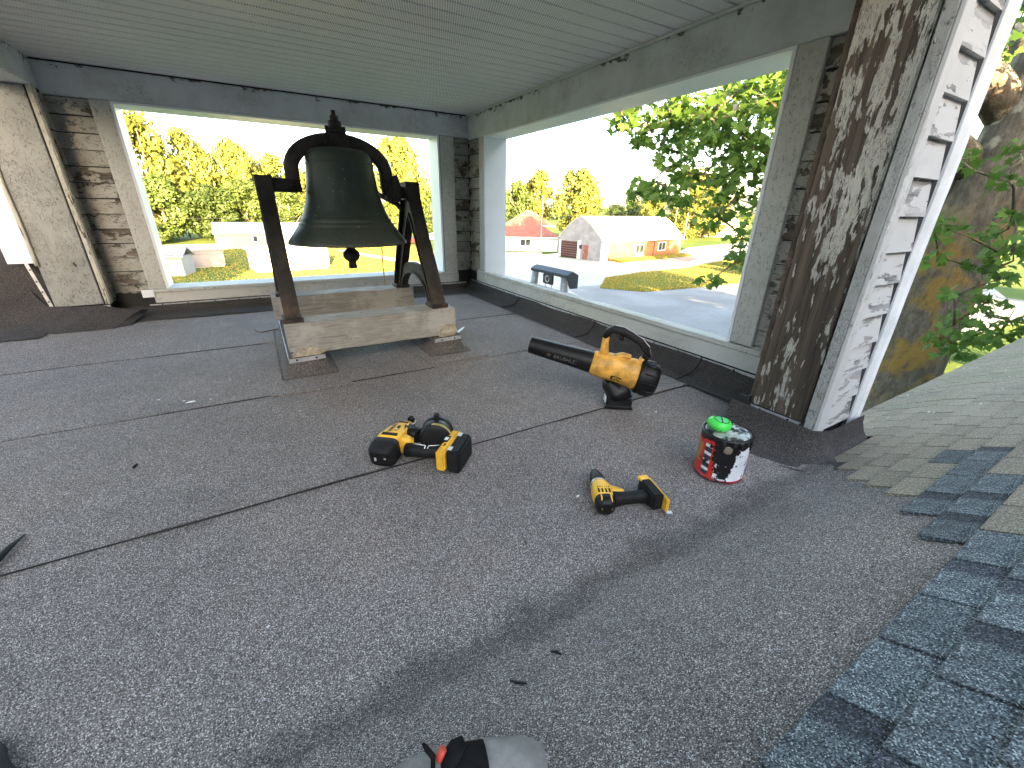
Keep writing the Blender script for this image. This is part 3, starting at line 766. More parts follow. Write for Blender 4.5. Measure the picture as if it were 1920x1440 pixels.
bm = B(); lathe(bm, [(.001, -.175), (.028, -.175), (.030, -.165), (.026, -.135), (.030, -.125), (.050, -.108), (.060, -.085), (.056, -.062), (.036, -.045), (.024, -.03), (.020, .05), (.018, .3), (.001, .5)], (.575, 3.3, .75), 20); mk('clapper', bm, M_IRON, be)
for k, yy in enumerate((3.30,)):
    pass
rope = B(); tube(rope, [(.93, 3.55, .80), (.945, 3.9, .69), (.950, 3.955, .5), (.955, 3.965, .30), (.958, 3.97, .236)], .005, 6)
mk('pull_rope', rope, M_ROPE, be)

# ============================================================ TOOLS ON THE ROOF FLOOR
# ---- leaf blower standing on its battery
bl = thing('leaf_blower', 'scuffed orange and black cordless leaf blower standing on its battery near the wide opening', 'leaf blower', (1.55, 1.45, .012))
A0 = Vector((1.215, 1.850, .300)); AX = (Vector((1.715, 1.350, .165))-A0).normalized()
UP = (Vector((0, 0, 1))-AX*AX.z).normalized(); SD = AX.cross(UP)
def Q(t, h=0, s=0): return A0+AX*t*1.02+UP*h+SD*s
bm = B(); secs = [(Q(0), .046, .046), (Q(.02), .0475, .0475), (Q(.2), .054, .054), (Q(.37), .062, .062)]
rings = [ring(bm, c, SD, UP, a, b, 28) for c, a, b in secs]; skin(bm, rings, cap=False)
r2 = [ring(bm, c, SD, UP, a, b, 28) for c, a, b in [(Q(0), .046, .046), (Q(-.003), .044, .044), (Q(.002), .0425, .0425), (Q(.2), .048, .048)]]; skin(bm, r2, cap=False)
mk('nozzle_tube', bm, M_BLK, bl)
bm = B(); rings = [ring(bm, Q(t, o_), SD, UP, a, b, 28, p) for t, o_, a, b, p in ((.345, 0, .061, .061, 2), (.352, 0, .067, .067, 2), (.395, 0, .072, .073, 2), (.43, .002, .070, .075, 2.3), (.445, .004, .066, .072, 2.6), (.50, .003, .067, .074, 2.6), (.545, .0, .074, .081, 2.3), (.575, -.002, .079, .086, 2.1), (.60, -.003, .077, .084, 2))]; skin(bm, rings)
body = mk('body', bm, M_YEL_OLD, bl)
bm = B(); loft(bm, [(Q(.392, 0.0400), .024, .030), (Q(.388, 0.0900), .022, .022), (Q(.380, 0.1350), .020, .018), (Q(.378, 0.1650), .019, .017)], 12, up=AX); loft(bm, [(Q(.46, 0.0550), .026, .03), (Q(.49, 0.0850), .020, .016), (Q(.53, 0.0880), .02, .010)], 10, up=UP)
loft(bm, [(Q(.585, 0.0600), .020, .022), (Q(.592, 0.1000), .018, .018)], 10, up=AX); mk('handle_riser', bm, M_YEL_OLD, bl)
bm = B(); loft(bm, [(Q(.376, 0.1550), .023, .018), (Q(.382, 0.1900), .025, .020), (Q(.405, 0.2100), .025, .020), (Q(.45, 0.2100), .023, .022), (Q(.50, 0.1980), .023, .020), (Q(.55, 0.1800), .023, .019), (Q(.590, 0.1500), .023, .020), (Q(.602, 0.1150), .023, .020), (Q(.594, 0.0850), .019, .019)], 14); mk('handle', bm, M_RUB, bl)
bm = B(); loft(bm, [(Q(.445, 0.1950), .010, .010), (Q(.452, 0.1720), .011, .014), (Q(.462, 0.1620), .009, .008)], 8, up=AX); mk('trigger', bm, M_BLK, bl)
bm = B(); tube(bm, [Q(.385, 0.2100, 0), Q(.41, 0.2315, 0), Q(.45, 0.2325, 0), Q(.50, 0.2190, 0), Q(.555, 0.1990, 0), Q(.60, 0.1680, 0), Q(.6225, 0.1250, 0)], .0022, 6); mk('handle_seam', bm, M_LGREY, bl)
bm = B(); rings = [ring(bm, Q(t, o_), SD, UP, a, b, 30) for t, o_, a, b in ((.590, -.003, .084, .091), (.600, -.003, .088, .095), (.650, -.003, .089, .096), (.680, -.003, .082, .088), (.695, -.003, .068, .074))]; skin(bm, rings)
cap = mk('intake_cap', bm, M_BLK, bl)
for k in range(12):
    a = 2*math.pi*k/12; bm = B(); c, s = math.cos(a), math.sin(a)
    loft(bm, [(Q(.62, -.003+.0945*s, .0875*c), .007, .004), (Q(.66, -.003+.095*s, .088*c), .007, .004), (Q(.689, -.003+.078*s, .072*c), .006, .004), (Q(.699, -.003+.02*s, .02*c), .004, .003)], 6); mk('vent_rib', bm, M_BLK, cap)
bm = B(); cyl(bm, Q(.693, -.003), Q(.703, -.003), .022, .020, 14); mk('intake_hub', bm, M_RUB, cap)
bm = B(); loft(bm, [(Q(.47, -.062), .040, .050), (Q(.475, -.085), .048, .054), ((1.555, 1.470, .080), .056, .060), ((1.556, 1.468, .066), .058, .062)], 16, 4, up=(.25, .97, 0)); mk('battery_mount', bm, M_BLK, bl)
bm = B(); Mb = axes((1.553, 1.467, 0), (.80, -.60, 0), (0, 0, 1)); box(bm, -.068, .066, -.055, .062, .013, .068, Mb); bev(bm, .010, 2); bat = mk('battery', bm, M_RUB, bl)
bm = B(); box(bm, -.076, -.0685, -.02, .03, .030, .062, Mb); mk('battery_label', bm, M_CHIP, bat)
bm = B(); box(bm, -.075, .070, -.060, -.052, .013, .030, Mb); bev(bm, .003); mk('battery_foot', bm, M_BLK, bat)
def onbl(t, h_ang, r_):   # point on the side facing the camera
    return Q(t, r_*math.sin(h_ang), -r_*math.cos(h_ang))
cs = -SD if (-SD).dot(Vector((0, 0, 1))-Vector((1.3, 1.45, .3))) > 0 or (-SD).y < 0 else SD
nd = (cs*math.cos(-.18)+UP*math.sin(-.18)).normalized()
o_ = Q(.215)+nd*.0555
text('tube_lettering', 'BRUSHLESS', .030, plain('faint tube print', (.10, .10, .10), .5), bl, axes(o_-Vector(bl.location), AX, nd))
bm = B(); hx = [(Q(.115)+nd*.0512)+(AX*math.cos(math.pi/3*k)+nd.cross(AX)*math.sin(math.pi/3*k))*.013 for k in range(6)]
bm.faces.new([bm.verts.new(q+nd*.0006) for q in hx]); mk('tube_emblem', bm, plain('dim emblem', (.06, .04, .035), .5), bl)
nd2 = (cs*math.cos(-.42)+UP*math.sin(-.42)).normalized()
Mp = axes(Q(.505)+nd2*.0705, (AX-.08*nd2).normalized(), nd2)
bm = B(); box(bm, -.048, .048, -.010, .010, -.006, .0015, Mp); plate = mk('name_plate', bm, M_INK, bl)
Mt = axes(Q(.505)+nd2*.0726-Vector(bl.location), (AX-.08*nd2).normalized(), nd2)
text('plate_lettering', 'DEWALT', .019, M_YEL, plate, Mt)
for t_, h_, s_ in ((.43, .05, .02), (.47, .054, .03), (.55, .058, .035)):
    bm = B(); c = Q(t_)+(cs*.6+UP*.8).normalized()*.0725; cyl(bm, c-(cs*.6+UP*.8)*.004, c+(cs*.6+UP*.8)*.0025, .005, .005, 8); mk('case_screw', bm, M_SCREW, bl)

# ---- coil nailer lying on its side
na = thing('coil_nailer', 'yellow and black cordless coil nailer lying on its side left of the drill', 'nailer', (.42, 1.5, .012))
ax = Vector((.13, .155, 0)).normalized(); sx = Vector((ax.y, -ax.x, 0))
c0 = Vector((.322, 1.548, 0))
def N(t, s, z): return c0+ax*t+sx*s+Vector((0, 0, z+.012))
bm = B(); loft(bm, [(N(-.012, 0, .062), .050, .046, 5), (N(.015, 0, .064), .052, .046, 5), (N(.06, .002, .063), .048, .044, 4.5), (N(.11, .004, .060), .040, .040, 4.5), (N(.150, .006, .057), .030, .034, 4), (N(.182, .008, .055), .024, .026, 4)], 20)
hb = mk('housing', bm, M_YEL, na)
bm = B(); loft(bm, [(N(.02, .035, .060), .022, .042, 4), (N(.03, .066, .056), .026, .036, 4), (N(.04, .088, .050), .020, .026, 4)], 16, up=(0, 0, 1)); mk('side_cover', bm, M_YEL, na)
bm = B(); loft(bm, [(N(-.088, 0, .048), .036, .040, 4), (N(-.080, 0, .052), .050, .050, 4.5), (N(-.045, 0, .056), .056, .054, 4.5), (N(-.014, 0, .060), .055, .050, 5)], 20); mt = mk('motor_cap', bm, M_RUB, na)
for s_ in (-.02, .022):
    bm = B(); box(bm, -.004, .004, -.008, .008, -.002, .002, axes(N(-.089, s_, .05+s_*.3), sx, -ax)); mk('cap_mark', bm, M_LGREY, mt)
for t_, w_ in ((.010, .034), (.150, .022)):
    bm = B(); box(bm, -w_, w_, -.010, .010, -.008, .003, axes(N(t_, .002, .109 if t_ < .1 else .0895), sx, Vector((0, 0, 1))-ax*(-.04 if t_ < .1 else -.3))); bev(bm, .002); mk('rubber_bumper', bm, M_RUB, na)
bm = B(); loft(bm, [(N(.178, .006, .05), .020, .024, 3), (N(.205, .010, .048), .016, .020, 3), (N(.225, .014, .046), .010, .012, 3)], 12); mk('nose_piece', bm, M_RUB, na)
bm = B(); cyl(bm, N(.200, .012, .076), N(.215, .016, .082), .016, .015, 14); mk('depth_wheel', bm, M_BLK, na)
bm = B(); tube(bm, [N(.170, .030, .070), N(.185, .042, .074), N(.198, .040, .078)], .003, 6); mk('nose_wire', bm, M_STEEL, na)
# canister
cf, cb = Vector((.500, 1.478, .084)), Vector((.552, 1.572, .084)); cd = (cb-cf).normalized(); cu_, cv_ = frame(cd)
bm = B(); skin(bm, [ring(bm, cf+cd*t, cu_, cv_, r_, r_, 32) for t, r_ in ((0, .058), (.006, .066), (.016, .070), (.045, .070), (.050, .0675), (.062, .0675), (.066, .070), (.082, .070), (.088, .066), (.105, .062), (.108, .056))]); can_ = mk('nail_canister', bm, M_BLK, na)
bm = B(); skin(bm, [ring(bm, cf+cd*t, cu_, cv_, r_, r_, 28) for t, r_ in ((-.0015, .053), (.001, .056))]); mk('canister_face', bm, M_INK, can_)
bm = B(); arc = [cf+cd*.012+(Vector((0, 0, 1))*math.sin(a)+cd.cross(Vector((0, 0, 1)))*math.cos(a))*.0695 for a in np.linspace(.25, 1.75, 10)]
for a, b in zip(arc, arc[1:]): quad(bm, a-cd*.008, b-cd*.008, b+cd*.003+(b-cf-cd*.012)*.045, a+cd*.003+(a-cf-cd*.012)*.045)
mk('canister_label', bm, plain('gold label', (.30, .25, .08), .4), can_)
bm = B(); box(bm, -.016, .016, -.010, .012, -.012, .016, axes(cf+cd*.075+Vector((0, 0, .070)), cd, (0, 0, 1))); bev(bm, .004); mk('canister_latch', bm, M_RUB, can_)
bm = B(); loft(bm, [(N(.135, .02, .060), .030, .030, 4), (N(.105, .062, .064), .030, .028, 4), (N(.08, .105, .070), .028, .026, 4)], 12, up=(0, 0, 1)); mk('feed_arm', bm, M_BLK, na)
# handle and base
h0, h1 = N(.005, .075, .046), Vector((.520, 1.408, .058))
bm = B(); hm = h0.lerp(h1, .5)+Vector((-.008, -.014, 0)); loft(bm, [(h0, .028, .030, 2.6), (h0.lerp(hm, .5), .024, .026, 2.4), (hm, .021, .024, 2.4), (hm.lerp(h1, .6), .023, .026, 2.4), (h1, .030, .032, 3)], 16, up=(0, 0, 1)); hd_ = mk('handle', bm, M_RUB, na)
for pts in ([(.20, .55), (.42, .75), (.50, .2), (.50, -.55)], [(.95, .6), (.70, .65), (.58, .2), (.58, -.55)], [(.06, .9), (.30, .95), (.46, .8)]):
    bm = B(); hdv = (h1-h0).normalized(); sdv = Vector((hdv.y, -hdv.x, 0)); L = (h1-h0).length
    tube(bm, [h0+hdv*L*t-(-sdv)*(.012*math.sin(3.1*t)) + (-sdv)*(.022*k) + Vector((0, 0, .012+.0275*math.sqrt(max(0, 1-.72*k*k)))) - Vector((0, 0, .012)) for t, k in pts], .0022, 6); mk('grip_line', bm, M_CHIP if len(pts) > 3 else M_YEL, hd_)
bd = Vector((.69, .72, 0)); bo = Vector((.72, -.69, 0)); bc = Vector((.532, 1.392, 0))
Mb = axes(bc+Vector((0, 0, .012)), bd, (0, 0, 1))   # y of this frame points to -bo
bm = B(); box(bm, -.092, .096, -.012, .026, .012, .100, Mb); bev(bm, .007, 2); bp = mk('battery_foot', bm, M_YEL, na)
bm = B(); box(bm, -.010, .040, .006, .0275, .060, .1035, Mb); bev(bm, .003); mk('foot_panel', bm, M_RUB, na)
bm = B(); box(bm, .002, .022, .010, .024, .1035, .1055, Mb); mk('charge_button', bm, M_CHIP, na)
bm = B(); cyl(bm, bc+bd*.096+Vector((0, 0, .08)), bc+bd*.118+Vector((0, 0, .08)), .016, .013, 12); mk('hanging_lug', bm, M_YEL, na)
bm = B(); box(bm, -.080, .078, -.072, -.0125, .001, .104, Mb); bev(bm, .010, 2); bt = mk('battery', bm, M_RUB, na)
for a in (-.070, .045):
    bm = B(); box(bm, a, a+.026, -.034, -.018, .104, .1058, Mb); mk('battery_print', bm, M_LGREY, bt)
text('battery_lettering', '20V', .014, M_INK, bp, axes(bc+Vector((0, 0, .1125))+bd*(-.03)-bo*.008-Vector(na.location), bd, (0, 0, 1)))
zt = .122
text('housing_lettering', 'DEWALT', .0235, M_INK, hb, axes(N(.066, -.009, .1082)-Vector(na.location), ax, Vector((0, 0, 1))+ax*.08))
bm = B(); Mm = axes(N(.066, .013, .1078), ax, Vector((0, 0, 1))+ax*.08); box(bm, -.022, .022, -.0055, .0055, -.003, .0012, Mm); mp_ = mk('model_badge', bm, M_INK, hb)
bm = B(); box(bm, -.018, -.004, -.0035, .0035, .0013, .0022, Mm); mk('badge_window', bm, M_CHIP, mp_)
bm = B(); prism(bm, [(-.020, -.007), (.020, -.002), (.020, .006)], -.002, .001, 'z'); bmesh.ops.transform(bm, matrix=axes(N(.085, .036, .1035), ax, Vector((0, 0, 1))+ax*.12+sx*.2), verts=bm.verts); mk('vent_slot', bm, M_BLK, hb)
for t_, s_ in ((.035, .088), (.105, .040), (.16, -.016)):
    bm = B(); z_ = .078 if s_ > .08 else .098 if t_ < .15 else .084
    cyl(bm, N(t_, s_, z_-.004), N(t_, s_, z_+.001), .005, .005, 8); mk('case_screw', bm, M_SCREW, na)

# ---- drill lying on its side
dr = thing('cordless_drill', 'small yellow and black cordless drill without battery lying on its side', 'drill', (.95, .87, .012))
d0 = Vector((.882, .828, 0)); da = Vector((.118, .205, 0)).normalized(); ds_ = Vector((da.y, -da.x, 0))
def D(t, s, z): return d0+da*t+ds_*s+Vector((0, 0, z+.014))
bm = B(); loft(bm, [(D(.020, 0, .036), .033, .033, 3), (D(.05, 0, .037), .036, .036, 3.2), (D(.085, 0, .037), .036, .036, 3), (.5*(D(.105, 0, .036)+D(.105, 0, .036)), .031, .032, 2.4), (D(.118, 0, .035), .027, .028, 2.2)], 20); dh = mk('housing', bm, M_YEL, dr)
bm = B(); loft(bm, [(D(-.022, 0, .034), .020, .020, 2.6), (D(-.014, 0, .034), .030, .030, 2.6), (D(.006, 0, .036), .0335, .0345, 3), (D(.022, 0, .0365), .0345, .0345, 3)], 20); dm = mk('motor_cap', bm, M_BLK, dr)
for s_ in (-.016, .018):
    bm = B(); loft(bm, [(D(.018, s_, .0705), .003, .002), (D(.0, s_, .068), .003, .002), (D(-.014, s_, .058), .003, .002), (D(-.024, s_, .036), .003, .002)], 6); mk('cap_rib', bm, M_YEL, dm)
for k in range(4):
    bm = B(); box(bm, -.010, .008, -.0025, .0025, -.003, .0012, axes(D(.038, -.020+.013*k, .0735), da, (0, 0, 1))); mk('vent_slot', bm, M_BLK, dh)
for k in range(6):
    bm = B(); cyl(bm, D(.058, -.020+.008*k, .070), D(.058, -.020+.008*k, .0738), .002, .002, 6); mk('vent_hole', bm, M_BLK, dh)
bm = B(); loft(bm, [(D(.113, 0, .034), .029, .029, 2), (D(.125, 0, .034), .031, .031, 2), (D(.158, 0, .033), .028, .028, 2), (D(.192, 0, .030), .020, .020, 2), (D(.214, 0, .028), .012, .012, 2)], 18); mk('chuck', bm, M_BLK, dr)
bm = B(); skin(bm, [ring(bm, D(t, 0, .033), ds_, Vector((0, 0, 1)), r_, r_, 20) for t, r_ in ((.116, .0315), (.121, .0325), (.125, .0315))]); mk('chuck_collar', bm, M_STEEL, dr)
bm = B(); cyl(bm, D(.212, 0, .028), D(.226, 0, .028), .008, .007, 6); cyl(bm, D(.226, 0, .028), D(.246, 0, .027), .0055, .0045, 8); mk('driver_bit', bm, M_STEEL, dr)
g0, g1 = D(.035, .030, .034), Vector((1.062, .800, .042))
bm = B(); gm = g0.lerp(g1, .5); loft(bm, [(g0, .028, .026), (g0.lerp(g1, .25), .022, .023), (gm, .020, .021), (g0.lerp(g1, .75), .021, .022), (g1, .026, .026)], 16, up=(0, 0, 1)); mk('handle', bm, M_RUB, dr)
bm = B(); loft(bm, [(D(.085, .020, .040), .018, .016, 3), (D(.080, .050, .040), .016, .012, 3), (D(.068, .080, .040), .010, .010, 3)], 10, up=(0, 0, 1)); mk('trigger_guard', bm, M_YEL, dr)
bm = B(); loft(bm, [(D(.060, .055, .036), .012, .010), (D(.066, .075, .036), .010, .009)], 8); mk('trigger', bm, M_BLK, dr)
gd = (g1-g0).normalized(); gp = Vector((-gd.y, gd.x, 0)); Mg = axes(g1+gd*.012-Vector((0, 0, g1.z-.014)), gp, (0, 0, 1))  # y = -gd? 
bm = B(); box(bm, -.052, .060, -.020, .022, .002, .066, Mg); bev(bm, .006, 2); mk('foot', bm, M_RUB, dr)
bm = B(); box(bm, -.072, .066, -.032, -.0205, .002, .058, Mg); bev(bm, .004, 2); fp = mk('foot_plate', bm, M_YEL, dr)
bm = B(); box(bm, .045, .074, -.020, .020, .050, .068, Mg); bev(bm, .004); mk('foot_hook', bm, M_YEL, dr)
bm = B(); box(bm, -.084, -.070, -.040, -.018, -.001, .010, Mg); mk('belt_clip', bm, M_STEEL, dr)
bm = B(); cyl(bm, Mg @ Vector((-.02, -.033, .035)), Mg @ Vector((-.02, -.0325, .035))+Mg.to_3x3() @ Vector((0, -.003, 0)), .006, .006, 8); mk('case_screw', bm, M_SCREW, fp)

# ---- paint can
pc = thing('paint_can', 'dented tin can smeared with black roof cement over its red and white label', 'paint can', (1.478, .800, .012))
def canmat():
    t = NT('smeared can label'); c = t.obj(False); s = t.n('SeparateXYZ', {0: c})
    cz, sz = math.cos(-2.64), math.sin(-2.64)
    ang = t.math('ARCTAN2', t.math('SUBTRACT', t.math('MULTIPLY', s.outputs[1], cz), t.math('MULTIPLY', s.outputs[0], sz)), t.math('ADD', t.math('MULTIPLY', s.outputs[0], cz), t.math('MULTIPLY', s.outputs[1], sz)))
    z = s.outputs[2]
    nz = t.noise(c, 26, 6, .65); n2 = t.noise(c, 75, 4, .6)
    def band(x, a, b): return t.math('MULTIPLY', t.math('GREATER_THAN', x, a), t.math('LESS_THAN', x, b))
    col = t.mix(t.step(nz, .3, .7), (.55, .58, .62), (.74, .75, .76))
    red = band(ang, -1.75, -.16)
    col = t.mix(red, col, (.52, .030, .020))
    col = t.mix(t.math('MULTIPLY', band(ang, -1.5, -.92), band(z, .055, .14)), col, (.35, .18, .05))
    strip = t.math('MULTIPLY', band(ang, -.74, -.40), band(z, .014, .150))
    lines = t.math('GREATER_THAN', t.math('SINE', t.math('MULTIPLY', t.math('ADD', z, t.math('MULTIPLY', n2, .004)), 2*math.pi/.034)), .35)
    col = t.mix(strip, col, t.mix(lines, (.03, .035, .05), (.62, .62, .60)))
    col = t.mix(t.math('LESS_THAN', z, .010), col, (.30, .02, .03))
    # black cement: heavy over the middle, ragged edge, drips from the rim
    dz = t.math('ADD', t.math('MULTIPLY', t.math('SUBTRACT', z, .050), 6.4), t.math('MULTIPLY', t.math('SUBTRACT', nz, .5), 3.0))
    da_ = t.math('SUBTRACT', 1.0, t.math('MULTIPLY', t.math('ABSOLUTE', t.math('SUBTRACT', ang, .14)), 1.9))
    sm = t.math('ADD', t.math('ADD', da_, dz), t.math('MULTIPLY', t.math('SUBTRACT', n2, .5), .9))
    blk = t.step(sm, .50, .54)
    rim = t.step(t.math('ADD', z, t.math('MULTIPLY', t.math('SUBTRACT', nz, .5), .11)), .162, .165)
    sp = t.step(t.noise(c, 40, 3, .5), .635, .645)
    blk = t.math('MAXIMUM', t.math('MAXIMUM', blk, rim), sp)
    chip = t.step(t.noise(t.n('VectorMath', {0: c, 1: (5, 5, 5)}, operation='ADD').outputs[0], 60, 3, .5), .70, .71)
    blk = t.math('MULTIPLY', blk, t.math('SUBTRACT', 1.0, chip))
    col = t.mix(blk, col, (.008, .008, .008))
    return t.done(col, .33, 0, t.bump(t.math('ADD', blk, t.math('MULTIPLY', n2, .5)), .003), .5)
HC = .190; RC = .0915
bm = B(); lathe(bm, [(.001, 0), (RC-.001, 0), (RC+.002, .002), (RC+.002, .006), (RC-.0005, .009), (RC, .03), (RC, .15), (RC-.001, HC-.012), (RC+.003, HC-.008), (RC+.004, HC-.003), (RC+.001, HC), (RC-.008, HC), (RC-.012, HC-.006), (.001, HC-.006)], pc.location, 48)
mk('tin_body', bm, canmat(), pc)
def lidmat():
    t = NT('smeared lid'); c = t.obj(False); nz = t.noise(c, 24, 6, .65)
    col = t.mix(t.step(nz, .43, .52), (.02, .02, .02), (.60, .63, .61))
    return t.done(col, .38, .3, t.bump(nz, .003))
bm = B(); lathe(bm, [(.001, HC-.003), (RC-.030, HC-.003), (RC-.026, HC-.001), (RC-.016, HC-.001), (RC-.013, HC+.0015), (RC-.010, HC-.004)], pc.location, 40); mk('lid', bm, lidmat(), pc)
for a in (-2.45, .69):
    bm = B(); d = Vector((math.cos(a), math.sin(a), 0)); c = Vector(pc.location)+Vector((0, 0, HC-.040)); cyl(bm, c+d*(RC-.002), c+d*(RC+.004), .017, .015, 14); cyl(bm, c+d*(RC+.003), c+d*(RC+.009), .006, .005, 8); mk('bail_ear', bm, plain('ear tin', (.26, .22, .16), .5, .4), pc)
bm = B(); e0 = Vector(pc.location)+Vector((math.cos(-2.45), math.sin(-2.45), 0))*(RC+.008)+Vector((0, 0, HC-.040)); e1 = Vector(pc.location)+Vector((math.cos(.69), math.sin(.69), 0))*(RC+.008)+Vector((0, 0, HC-.040))
mid = (e0+e1)/2; side = Vector((.42, .62, 0)).normalized(); pts = []
for a in np.linspace(0, math.pi, 18): pts.append(mid+(e0-mid)*math.cos(a)+(side*.058+Vector((0, 0, .060)))*math.sin(a))
tube(bm, pts, .0018, 6); mk('wire_handle', bm, M_STEEL, pc)
# tar blobs along the rim
for k in range(9):
    a = -2.6+k*.34+random.uniform(-.1, .1); d = Vector((math.cos(a), math.sin(a), 0)); c = Vector(pc.location)+d*(RC+.002); zz = random.uniform(.02, .06)
    bm = B(); loft(bm, [(c+Vector((0, 0, HC-.002)), .006, .003), (c+Vector((0, 0, HC-.012)), .009, .0045), (c+Vector((0, 0, HC-zz)), .004, .003)], 8, up=d); mk('tar_drip', bm, M_TAR, pc)
# tape measure-like green reel on the lid
gr = thing('string_reel', 'neon green plastic string reel lying tilted on the paint can lid', 'reel', (1.452, .826, .012+HC+.002))
bm = B(); rings = []
Mr = Matrix.Rotation(R(10), 4, Vector((.6, .8, 0)).normalized()); go = Vector(gr.location)
for z_, k in ((0, .86), (.008, 1.0), (.024, 1.0), (.034, .80), (.036, .70)):
    r = []
    for i in range(24):
        a = 2*math.pi*i/24+.3; q = .046*(1+.07*math.cos(3*a+.6)+.02*math.cos(6*a))
        r.append(bm.verts.new(go+Mr @ Vector((q*k*1.08*math.cos(a), q*k*.92*math.sin(a), z_+.006))))
    rings.append(r)
skin(bm, rings); mk('reel_body', bm, M_GREEN, gr)
for r_ in (.030, .021, .012):
    bm = B(); tube(bm, [go+Mr @ Vector((r_*math.cos(a)*1.1, r_*math.sin(a)*.9, .0425)) for a in np.linspace(.3, 5.9, 30)], .0014, 5); mk('reel_ring', bm, M_TEAL if r_ < .03 else M_INK, gr)
bm = B(); tube(bm, [go+Mr @ Vector(q) for q in ((.038, .028, .030), (.022, .016, .0435), (0, 0, .045), (-.022, -.018, .0435), (-.034, -.030, .030), (-.037, -.032, .012))], .0022, 6); mk('elastic_band', bm, M_INK, gr)

# ---- scraps
def scrap(name, label, cat, pts, r_, m, group=None):
    bm = B(); tube(bm, pts, r_, 5); o = mk(name, bm, m, None); return tag(o, label, cat, group)
scrap('membrane_scrap', 'long thin curled membrane offcut at the left edge of the floor', 'offcut', [(-.86, 1.46, .02), (-.835, 1.53, .024), (-.825, 1.60, .022), (-.816, 1.66, .014)], [.006, .011, .008, .003], M_RUB)
scrap('membrane_scrap', 'small black scrap nearest below the drill, standing upright', 'offcut', [(.395, .475, .095), (.403, .463, .103), (.405, .452, .108)], [.002, .004, .002], M_RUB)
scrap('membrane_scrap', 'small black hooked scrap just above the shoe', 'offcut', [(.285, .465, .098), (.292, .450, .107), (.306, .435, .115)], [.002, .003, .002], M_RUB)
scrap('membrane_scrap', 'tiny black scrap on the floor left of the nailer', 'offcut', [(-.60, 1.965, .013), (-.592, 1.985, .015)], .005, M_RUB)
cg = 'white paint flakes fallen on the membrane'
for k, (x, y) in enumerate(((-.468, 2.59), (-.30, 2.86), (-.20, 2.78), (-.157, .925), (-.50, 2.62), (.46, 1.78), (.03, 2.2), (1.67, 1.30), (-.86, 1.0), (.86, .95), (-.62, 2.7), (-.38, 2.58))):
    s = (.022 if k == 0 else random.uniform(.004, .009)); bm = B(); a = random.uniform(0, 3)
    pts = [(x+s*math.cos(a+t)*random.uniform(.6, 1.1), y+s*.7*math.sin(a+t)*random.uniform(.6, 1.1)) for t in (0, 1.3, 2.6, 3.9, 5.1)]
    prism(bm, pts, .0135, .0155, 'z'); o = mk('paint_flake', bm, M_CHIP)
    tag(o, 'largest white paint flake on the floor left of the nailer' if k == 0 else 'tiny white paint flake lying on the grey membrane', 'paint flake', cg)
rag = B(); loft(rag, [((-.655, .915, .016), .008, .004), ((-.635, .885, .02), .026, .008), ((-.615, .85, .022), .030, .012), ((-.60, .815, .02), .034, .010), ((-.58, .77, .018), .020, .006)], 14); bmesh.ops.subdivide_edges(rag, edges=rag.edges[:], cuts=1, use_grid_fill=True); wob(rag, .009, 40)
tag(mk('rag', rag, M_FELT, None), 'crumpled black rag at the bottom left corner of the floor', 'rag')
# offcut of aluminium by the stand
bm = B(); tube(bm, [(1.20, 3.05, .02), (1.30, 3.12, .024), (1.40, 3.22, .03), (1.44, 3.27, .028)], [.004, .012, .012, .004], 5); tag(mk('metal_offcut', bm, M_ALU), 'bent strip of bright metal on the floor right of the stand', 'offcut')

# ============================================================ THE SITTER'S SHOE
pe = thing('person', 'seated person at the bottom edge, only a grey laced shoe and trouser leg showing', 'person', (.13, .27, .22))
M_SUEDE = plain('grey suede', (.20, .19, .175), .9, 0, .22, 25, .001)
M_DKFAB = plain('dark shoe lining', (.010, .010, .010), .9, 0, .3, 20, spec=.1)
M_RED = plain('red shoe trim', (.55, .06, .035), .6, 0, .15, 20)
M_TROU = plain('grey work trouser', (.215, .205, .185), .95, 0, .18, 9, .002)
UZ = (0, .3, .95)
bm = B(); loft(bm, [((-.012, .335, .228), .012, .012), ((.002, .333, .236), .036, .030), ((.035, .328, .245), .047, .042), ((.075, .321, .250), .048, .048), ((.115, .312, .251), .046, .050), ((.16, .298, .25), .043, .052), ((.215, .272, .25), .040, .052), ((.245, .26, .25), .024, .040)], 20, 2.4, up=UZ); wob(bm, .003, 20); shoe = mk('shoe', bm, M_SUEDE, pe)
bm = B(); loft(bm, [((-.020, .336, .200), .014, .010), ((.0, .334, .203), .045, .011), ((.075, .322, .204), .053, .012), ((.16, .300, .204), .047, .012), ((.25, .26, .206), .030, .012)], 16, 3, up=UZ); mk('sole', bm, M_DKFAB, shoe)
bm = B(); loft(bm, [((.108, .318, .280), .014, .010, 2), ((.120, .322, .298), .018, .008, 2), ((.134, .325, .311), .017, .006, 2), ((.147, .326, .317), .009, .004, 2)], 12, up=(1, 0, .2)); mk('tongue', bm, M_DKFAB, shoe)
bm = B(); loft(bm, [((.122, .312, .285), .020, .016), ((.142, .308, .296), .028, .018), ((.166, .300, .290), .030, .018)], 14, up=UZ); mk('ankle_collar', bm, M_DKFAB, shoe)
for x_ in (.048, .068, .088):
    bm = B(); tube(bm, [(x_-.006, .285, .285), (x_, .318, .3005), (x_+.006, .350, .278)], .0045, 6); mk('lace', bm, M_DKFAB, shoe)
bm = B(); tube(bm, [(.100, .325, .300), (.104, .332, .312), (.098, .340, .323), (.095, .345, .330)], [.003, .004, .004, .002], 6); mk('lace_end', bm, M_DKFAB, shoe)
bm = B(); loft(bm, [((.078, .310, .302), .013, .005), ((.100, .312, .304), .012, .006)], 10, up=UZ); mk('red_trim', bm, M_RED, shoe)
bm = B(); loft(bm, [((.110, .330, .302), .007, .004), ((.120, .334, .313), .006, .004)], 8, up=UZ); mk('red_tab', bm, M_RED, shoe)
